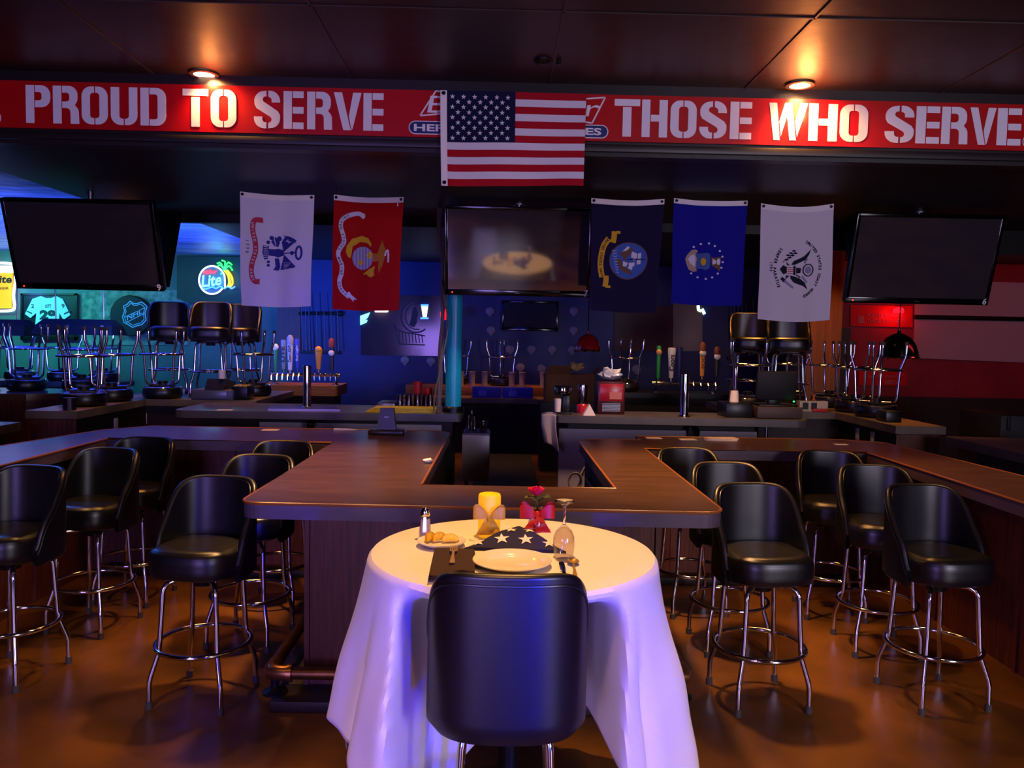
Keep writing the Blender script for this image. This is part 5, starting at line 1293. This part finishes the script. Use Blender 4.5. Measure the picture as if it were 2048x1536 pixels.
put('white_cup', 'white paper cup upside down beside the black point-of-sale screen', 'cup', lambda b: b.lathe([(0, 0), (.045, 0), (.036, .11), (0, .112)], seg=20), paper, (2.34, 7.90, ISZ + .141))
# glasses in a tight group
gl_ = thin('bar_glass', '#e6dcd8')
random.seed(5); gp = None; k = 0
gnames = ['front row, first', 'front row, second', 'front row, third', 'front row, fourth', 'second row, first', 'second row, second', 'second row, third', 'second row, fourth', 'back row, first', 'back row, second', 'back row, third']
for r_ in range(3):
    for c_ in range(4 if r_ < 2 else 3):
        q = (-.99 + c_ * .088 + .03 * r_, 8.0 + r_ * .095, ISZ)
        lab = 'clear beer glass upside down left of the hanging cables, ' + gnames[k]; k += 1
        if gp is None:
            b = MB(); b.lathe([(.039, 0), (.033, .08), (.029, .145), (.027, .15), (0, .15), (0, .142), (.025, .142), (.030, .08), (.036, 0)], seg=18); gp = b.build('beer_glass', gl_); gp.location = q
            tag(gp, lab, 'glass', 'beer glasses by the teal post')
        else: dup(gp, q, (0, 0, random.random()), lab)
for lab, q, h in (('red plastic cup stack behind the beer glasses', (838, 770), .26), ('shorter red plastic cup stack behind the beer glasses, right of the other', (858, 772), .2)):
    p = U(q[0], 812, z=ISZ); p.y = 8.32; p.x = (q[0] - 1000) / F * 8.32
    put('cup_stack', lab, 'cups', lambda b, h=h: b.lathe([(0, 0), (.034, 0), (.04, h * .4), (.044, h), (.04, h), (.034, h * .4), (0, h * .5)], seg=20), M('red_cup', '#a01a1c', .35) if 'red_cup' not in MATS else MATS['red_cup'], p)
# steel cooler lid + yellow boards
b = MB(); b.b2((-1.22, 7.98, ISZ), (-1.04, 8.36, ISZ + .06), .008); tag(b.build('condiment_cooler', dullchrome, org=(-1.13, 8.17, ISZ)), 'long steel condiment cooler on the left service counter', 'cooler')
yb = M('yellow_board', '#a8921a', .45)
for k in range(4):
    b = MB(); b.box((0, 0, 0), (.66 - .02 * k, .22, .011), .003); o = b.build('cutting_board', yb); o.location = (-.93 + .012 * k, 7.68 + .01 * k, ISZ + .0065 + k * .0125); o.rotation_euler = (0, 0, R(-1 + k))
    tag(o, ['yellow cutting board at the bottom of the stack by the teal post', 'yellow cutting board second from the bottom of its stack', 'yellow cutting board third from the bottom of its stack', 'yellow cutting board on top of its stack'][k], 'cutting board', 'yellow cutting boards')
# on the cross counters
p = U(773, 868, z=ZT + .0015); tcd = thing('card_reader_stand', 'black tapered tabletop stand on the left cross counter', 'stand', p)
b = MB(); b.lathe([(0, 0), (.15, 0), (.155, .008), (.15, .028), (.12, .036), (0, .038)], seg=4, smooth=False, sy=.7); b.v = [(v[0] * .98, v[1], v[2]) for v in b.v]
b2 = MB(); b2.box((0, 0, .018), (.27, .16, .036), .012); b2.build('base', M('stand_base', '#2a2018', .3), tcd)
b = MB(); b.prism([(-.075, .03), (.075, .03), (.052, .20), (-.052, .20)], -.03, .03, mp=lambda x, z, y: (x, y + z * .12 + .01, z)); b.build('display_body', blackp, tcd)
b = MB(); put_text(b, 'beat', -.016, .13, .016, .139, lambda x, z: (x, -.032 + z * .12 + .008, z), 0, .02); b.build('lettering', dullchrome, tcd)
def sheet(label, px, py, w_, h_, rz, n=1, z=ZT, group=None):
    q = U(px, py, z=z)
    b = MB()
    for k in range(n): b.box((.003 * k, .004 * k, .0012 + .0026 * k), (w_, h_, .002), rz=.04 * k)
    o = b.build('paper_sheet', paper); o.location = q; o.rotation_euler = (0, 0, rz); tag(o, label, 'paper', group)
sheet('white paper slip on the left cross counter left of the taps', 541, 860, .13, .10, .1)
sheet('first single white slip on the right cross counter', 1307, 876, .12, .09, 0)
sheet('second single white slip on the right cross counter, next to the paper pile', 1375, 879, .13, .09, .05)
sheet('loose pile of white papers on the right cross counter', 1440, 880, .24, .11, -.1, 6)
sheet('thin white slip at the far end of the right cross counter', 1682, 889, .1, .05, .1)
sheet('white slip at the corner behind the black tapered stand', 803, 862, .07, .06, .2)
sheet('white slip on the left service counter', 450, 820, .14, .1, .1, z=ISZ)
p = U(693, 861, z=ZT)
put('bottle_opener', 'flat white bottle opener on the left cross counter', 'opener', lambda b: (b.tube([(-.10, 0, .006), (.06, .004, .006)], [.012, .006], 8), b.lathe([(.012, -.004), (.02, -.004), (.02, .004), (.012, .004)], (.075, 0, .006), 14, closed=True)), whitepl, p, .05)
p = U(856, 926, z=ZT)
def crumple(b):
    b.ball((0, 0, .012), .028, seg=12, sz=.45); b.v = [tuple(Vector(v) * (1 + .5 * noise.noise(Vector(v) * 60))) for v in b.v]
put('paper_scrap', 'crumpled white paper scrap by the inner edge of the U-shaped bar', 'paper scrap', crumple, paper, p + Vector((0, 0, .004)))
# ice bin with bottles at the end of the left service counter
b0 = Vector((-.2, 7.7, 0)); ib = thing('ice_bin', 'steel ice bin on legs at the aisle end of the left service counter', 'ice bin', (-.2, 7.72, 0))
b = MB(); b.b2((-.14, -.2, .42), (.12, .22, .86), .006); b.build('tub', M('bin_steel', '#a9a0b4', .4, .3), ib)
b = MB(); b.b2((-.13, -.19, .861), (.11, .21, .875)); b.build('rim', dullchrome, ib)
for x in (-.1, .08):
    for y in (-.16, .17):
        b = MB(); b.cyl((x, y, 0), (x, y, .43), .014, seg=8); b.build('leg', dullchrome, ib)
for lab, x, y, h, r in (('small clear bottle at the front left of the ice bin', -.085, -.14, .17, .022), ('small clear bottle beside it at the front of the ice bin', -.03, -.13, .16, .022), ('clear bottle at the back of the ice bin', -.06, .0, .2, .026)):
    put('bottle', lab, 'bottle', lambda b, h=h, r=r: b.lathe([(0, 0), (r, 0), (r, h * .55), (r * .45, h * .75), (r * .4, h), (0, h)], seg=16), gl_, (-.2 + x, 7.72 + y, .876), 0, 'bottles in the ice bin')
for lab, x, y, rx in (('tumbler tipped over on top of the ice bin', .05, .03, .9), ('tumbler standing at the front of the ice bin', .06, -.14, 0)):
    b = MB(); b.lathe([(0, 0), (.034, 0), (.042, .11), (.039, .11), (.032, .006), (0, .006)], seg=18); o = b.build('tumbler', gl_); o.location = (-.2 + x, 7.72 + y, .878 + (.05 if rx else 0)); o.rotation_euler = (rx, .6 if rx else 0, 0); tag(o, lab, 'glass', 'tumblers on the ice bin')
# towel hanging on the right service counter end
b = MB(); p = U(1098, 856, y=7.60)
b.grid(lambda u, v: (p.x - .075 + .14 * u + .05 * (v > .35) * (v - .35) , p.y - .02 - .03 * math.sin(u * 7) * (v + .3), 1.06 - .26 * v - .10 * v * u + .015 * math.sin(u * 3)), 14, 14)
b.grid(lambda u, v: (p.x - .075 + .14 * u, p.y - .02 - .03 * math.sin(u * 7) * .3 + .12 * v, 1.06 + .012 + .015 * math.sin(u * 3) - .02 * v), 14, 5)
o = b.build('bar_towel', M('towel_white', '#b8a8a8', .9), org=p); tag(o, 'white bar towel hanging off the aisle end of the right service counter', 'towel')
o.modifiers.new('thickness', 'SOLIDIFY').thickness = .006
# on the right service counter
p = U(1131, 816, z=ISZ); p.y = 7.85; p.x = (1131 - 1003) / F * 7.85
cm = thing('coffee_grinder', 'black and chrome coffee grinder with a white sleeve at the aisle end', 'coffee grinder', p)
b = MB(); b.box((0, 0, .01), (.17, .2, .02), .006); b.box((.035, .02, .10), (.08, .1, .17), .012); b.build('body', blackp, cm)
b = MB(); b.lathe([(0, .18), (.06, .18), (.085, .2), (.085, .26), (.07, .275), (0, .275)], (.0, 0, 0), 26); b.build('hopper', M('grinder_black', '#151114', .15, spec=.7), cm)
b = MB(); b.cyl((-.02, 0, .19), (-.02, 0, .185), .06, seg=16); b.lathe([(.0855, .205), (.0865, .21), (.0865, .25), (.0855, .255)], seg=26); b.build('chrome_band', chrome, cm)
b = MB(); b.cyl((-.05, -.03, .02), (-.05, -.03, .15), .03, .036, 18); b.build('sleeve', paper, cm)
p = Vector(((1171 - 1003) / F * 7.95, 7.95, ISZ)); bl = thing('drink_mixer', 'chrome drink mixer with a red base right of the coffee grinder', 'mixer', p)
b = MB(); b.lathe([(0, 0), (.06, 0), (.06, .07), (.045, .09), (0, .09)], seg=24); b.build('base', M('mixer_red', '#b01828', .3), bl)
b = MB(); b.lathe([(0, .09), (.04, .09), (.052, .26), (.05, .28), (0, .285)], seg=24); b.build('can', chrome, bl)
p = U(1168, 822, z=ISZ)
put('napkin_tent', 'folded white tent card beneath the drink mixer', 'tent card', lambda b: (b.prism([(-.06, 0), (.06, 0), (0, .11)], -.03, .03, mp=lambda x, z, y: (x, y, z))), paper, (p.x, 7.70, ISZ), .1)
p = Vector(((1226 - 1003) / F * 7.95, 7.98, ISZ)); rb = thing('popcorn_warmer', 'red countertop box machine with a vent grille on the right service counter', 'machine', p)
b = MB(); b.box((0, 0, .16), (.27, .28, .32), .012); b.build('casing', M('machine_maroon', '#3a0a10', .3), rb)
b = MB(); b.b2((-.115, -.146, .13), (.115, -.14, .30), .003); b.build('front_panel', M('machine_red', '#8a1420', .25), rb)
b = MB(); b.b2((0, -.149, .255), (.10, -.146, .262)); b.b2((-.02, -.148, .15), (.10, -.146, .22)); b.build('badge', M('machine_badge', '#a05a50', .4), rb)
b = MB()
for i in range(6): b.b2((-.09, -.146, .03 + i * .014), (.09, -.14, .037 + i * .014))
b.build('vent_grille', dullchrome, rb)
def bagf(b):
    b.ball((0, 0, .045), .07, seg=22, sz=.7, sx=1.4); b.v = [tuple(Vector(v) * (1 + .7 * noise.noise(Vector(v) * 28))) for v in b.v]
put('plastic_bag', 'crumpled clear plastic bag on top of the red machine', 'bag', bagf, M('clear_film', '#c8d4dc', .2, spec=.8, trans=.4), (p.x + .01, 7.98, ISZ + .335))
# cardboard boxes at the end of the back counter
card = M('cardboard', '#6a4422', .8, var=(8, .2))
bx_ = thing('cardboard_box', 'open cardboard box behind the coffee grinder', 'box', (.86, 10.9, 0))
b = MB(); b.b2((-.24, -.18, .92), (.42, .18, 1.30)); b.build('carton', card, bx_)
b = MB(); b.add([(-.24, -.18, 1.3), (.1, -.18, 1.3), (.08, -.26, 1.42), (-.2, -.26, 1.42)], [(0, 1, 2, 3)]); b.add([(.42, -.18, 1.3), (.42, .18, 1.3), (.5, .16, 1.4), (.5, -.14, 1.4)], [(0, 1, 2, 3)]); b.build('flap', card, bx_)
b = MB(); b.b2((-.3, -.25, 0), (.5, .25, .92)); tag(b.build('beer_cooler', blackm, org=(0, 0, 0)), 'black waist-high cooler under the cardboard box at the end of the aisle', 'cooler').location = (.86, 10.9, 0)
put('paper_bag', 'crumpled tan paper bag sticking out of the cardboard box', 'bag', lambda b: (bagf(b), None), M('kraft_paper', '#c09a60', .8), (1.05, 10.95, 1.34))
# back counter goods
bb = M('carton_blue', '#1220a0', .5); bbl = M('carton_crest', '#4a5ac8', .5)
for k, (lab, x0, x1) in enumerate((('blue drinks carton on the back counter, left of two', 944, 1003), ('blue drinks carton on the back counter, right of two', 1004, 1066))):
    a, c = U(x0, 797, y=12.3), U(x1, 797, y=12.3); z0 = .84; h = .17
    t = thing('drinks_carton', lab, 'carton', ((a.x + c.x) / 2, 12.42, z0), group='blue cartons on the back counter'); L = c.x - a.x - .006
    b = MB(); b.box((0, 0, h / 2), (L, .26, h), .006); b.build('carton', bb, t)
    b = MB(); s = L * .3
    b.flat([(-s * .4, h * .2), (s * .4, h * .2), (s * .5, h * .6), (s * .2, h * .85), (0, h * .7), (-s * .2, h * .85), (-s * .5, h * .6)], lambda x, z: (x - L * .15, -.133, z)); b.build('crest', bbl, t)
for k, (px, lab) in enumerate(((925, 'just right of the teal post'), (948, 'second right of the teal post'), (973, 'left of the upturned stool'), (1027, 'right of the upturned stool'), (1048, 'second right of the upturned stool'), (1090, 'above the right blue carton'))):
    p = Vector(((px - 1002) / F * 12.9, 12.88, .99))
    put('cup_sleeve', 'stack of paper cups on the back ledge, ' + lab, 'cups', lambda b: b.lathe([(0, 0), (.05, 0), (.045, .1), (.055, .22), (.06, .23), (0, .235)], seg=16), M('cup_grey', '#8f8078', .7, var=(20, .2)) if 'cup_grey' not in MATS else MATS['cup_grey'], p, 0, 'paper cups on the back ledge')
# right side counter goods
def jar_box(label, x, y, d, mat, z=1.07, rz=0): 
    b = MB(); b.box((0, 0, d[2] / 2), d, .006); o = b.build('carton', mat); o.location = (x, y, z); o.rotation_euler = (0, 0, rz); return tag(o, label, 'carton')
jar_box('flat orange-lit carton lying along the right side counter', 3.70, 9.2, (.28, .34, .07), M('carton_cream', '#d8b878', .6)) if False else None
p = Vector((3.62, 8.12 + .0, 1.07))
lb = thing('cup_carton', 'white carton printed with two cup pictures at the right end of the service counter', 'carton', (2.30, 8.72, 1.07)) if False else None
rbx = M('carton_white', '#c8b49a', .6)
o = jar_box('white carton lying before the crowded pair of upturned stools', 3.46, 8.44, (.20, .16, .10), rbx, rz=.1) if False else None
p = U(1640, 812, z=1.07)
cbx = thing('cup_carton', 'white and red cup carton right of the black point-of-sale screen', 'carton', (3.30, 8.36, 1.07))
b = MB(); b.box((0, 0, .055), (.30, .12, .11), .006); b.build('carton', rbx, cbx)
b = MB()
for x in (-.09, .0): 
    b.box((x, -.062, .06), (.06, .004, .07)); 
b.build('printed_window', blackp, cbx)
b = MB(); b.box((.06, -.075, .018), (.16, .03, .035), .008); b.build('red_stripe', M('carton_red', '#c02018', .5), cbx)
b = MB(); b.lathe([(0, 0), (.03, 0), (.03, .09), (.012, .12), (.011, .16), (0, .16)], seg=14)
o = b.build('sauce_bottle', M('orange_sauce', '#c8641c', .35)); o.location = (3.42, 8.62, 1.07); tag(o, 'orange-labelled bottle behind the cup carton on the right side counter', 'bottle')
b = MB(); b.lathe([(0, 0), (.04, 0), (.032, .13), (0, .132)], seg=16); o = b.build('paper_cup', paper); o.location = (3.90, 8.12, 1.07); tag(o, 'upturned white paper cup between the stools on the right side counter', 'cup')
b = MB(); b.cyl((0, 0, 0), (0, 0, .11), .055, seg=20); o = b.build('metal_canister', M('canister_dark', '#2c2830', .35, .6)); o.location = (-3.82, 7.16, 1.07); tag(o, 'small dark canister at the front end of the left side counter', 'canister')
b = MB(); b.box((0, 0, .05), (.15, .2, .10), .01); o = b.build('black_tray', blackp); o.location = (3.66, 7.42, 1.07); tag(o, 'black box before the crowded upturned stools on the right side counter', 'box')

# coiled hose and rail on the aisle side of the right service counter
p = U(1150, 962, y=7.7)
b = MB()
for k in range(3): b.tube([(p.x + (.055 + .006 * k) * math.cos(2 * PI * i / 24), p.y - .012 * k, p.z + (.075 + .006 * k) * math.sin(2 * PI * i / 24)) for i in range(24)], .007, 6, closed=True)
b.tube([(p.x + .05, p.y, p.z + .06), (p.x + .09, p.y + .06, p.z + .12), (p.x + .12, p.y + .14, p.z + .13)], .007, 6)
tag(b.build('coiled_hose', M('hose_olive', '#8a8468', .5), org=p), 'coiled pale hose hanging low on the aisle end of the right service counter', 'hose')
b = MB()
for k in range(3): b.tube([(.668, 4.4, .80 - .09 * k), (.63, 4.42, .80 - .09 * k), (.63, 5.6, .80 - .09 * k), (.668, 5.62, .80 - .09 * k)], .010, 8)
tag(b.build('speed_rail', M('rail_copper', '#7a4a3a', .35, .8), org=(.65, 5, .6)), 'coppery bottle rail on the inner side of the right bar arm', 'rail')
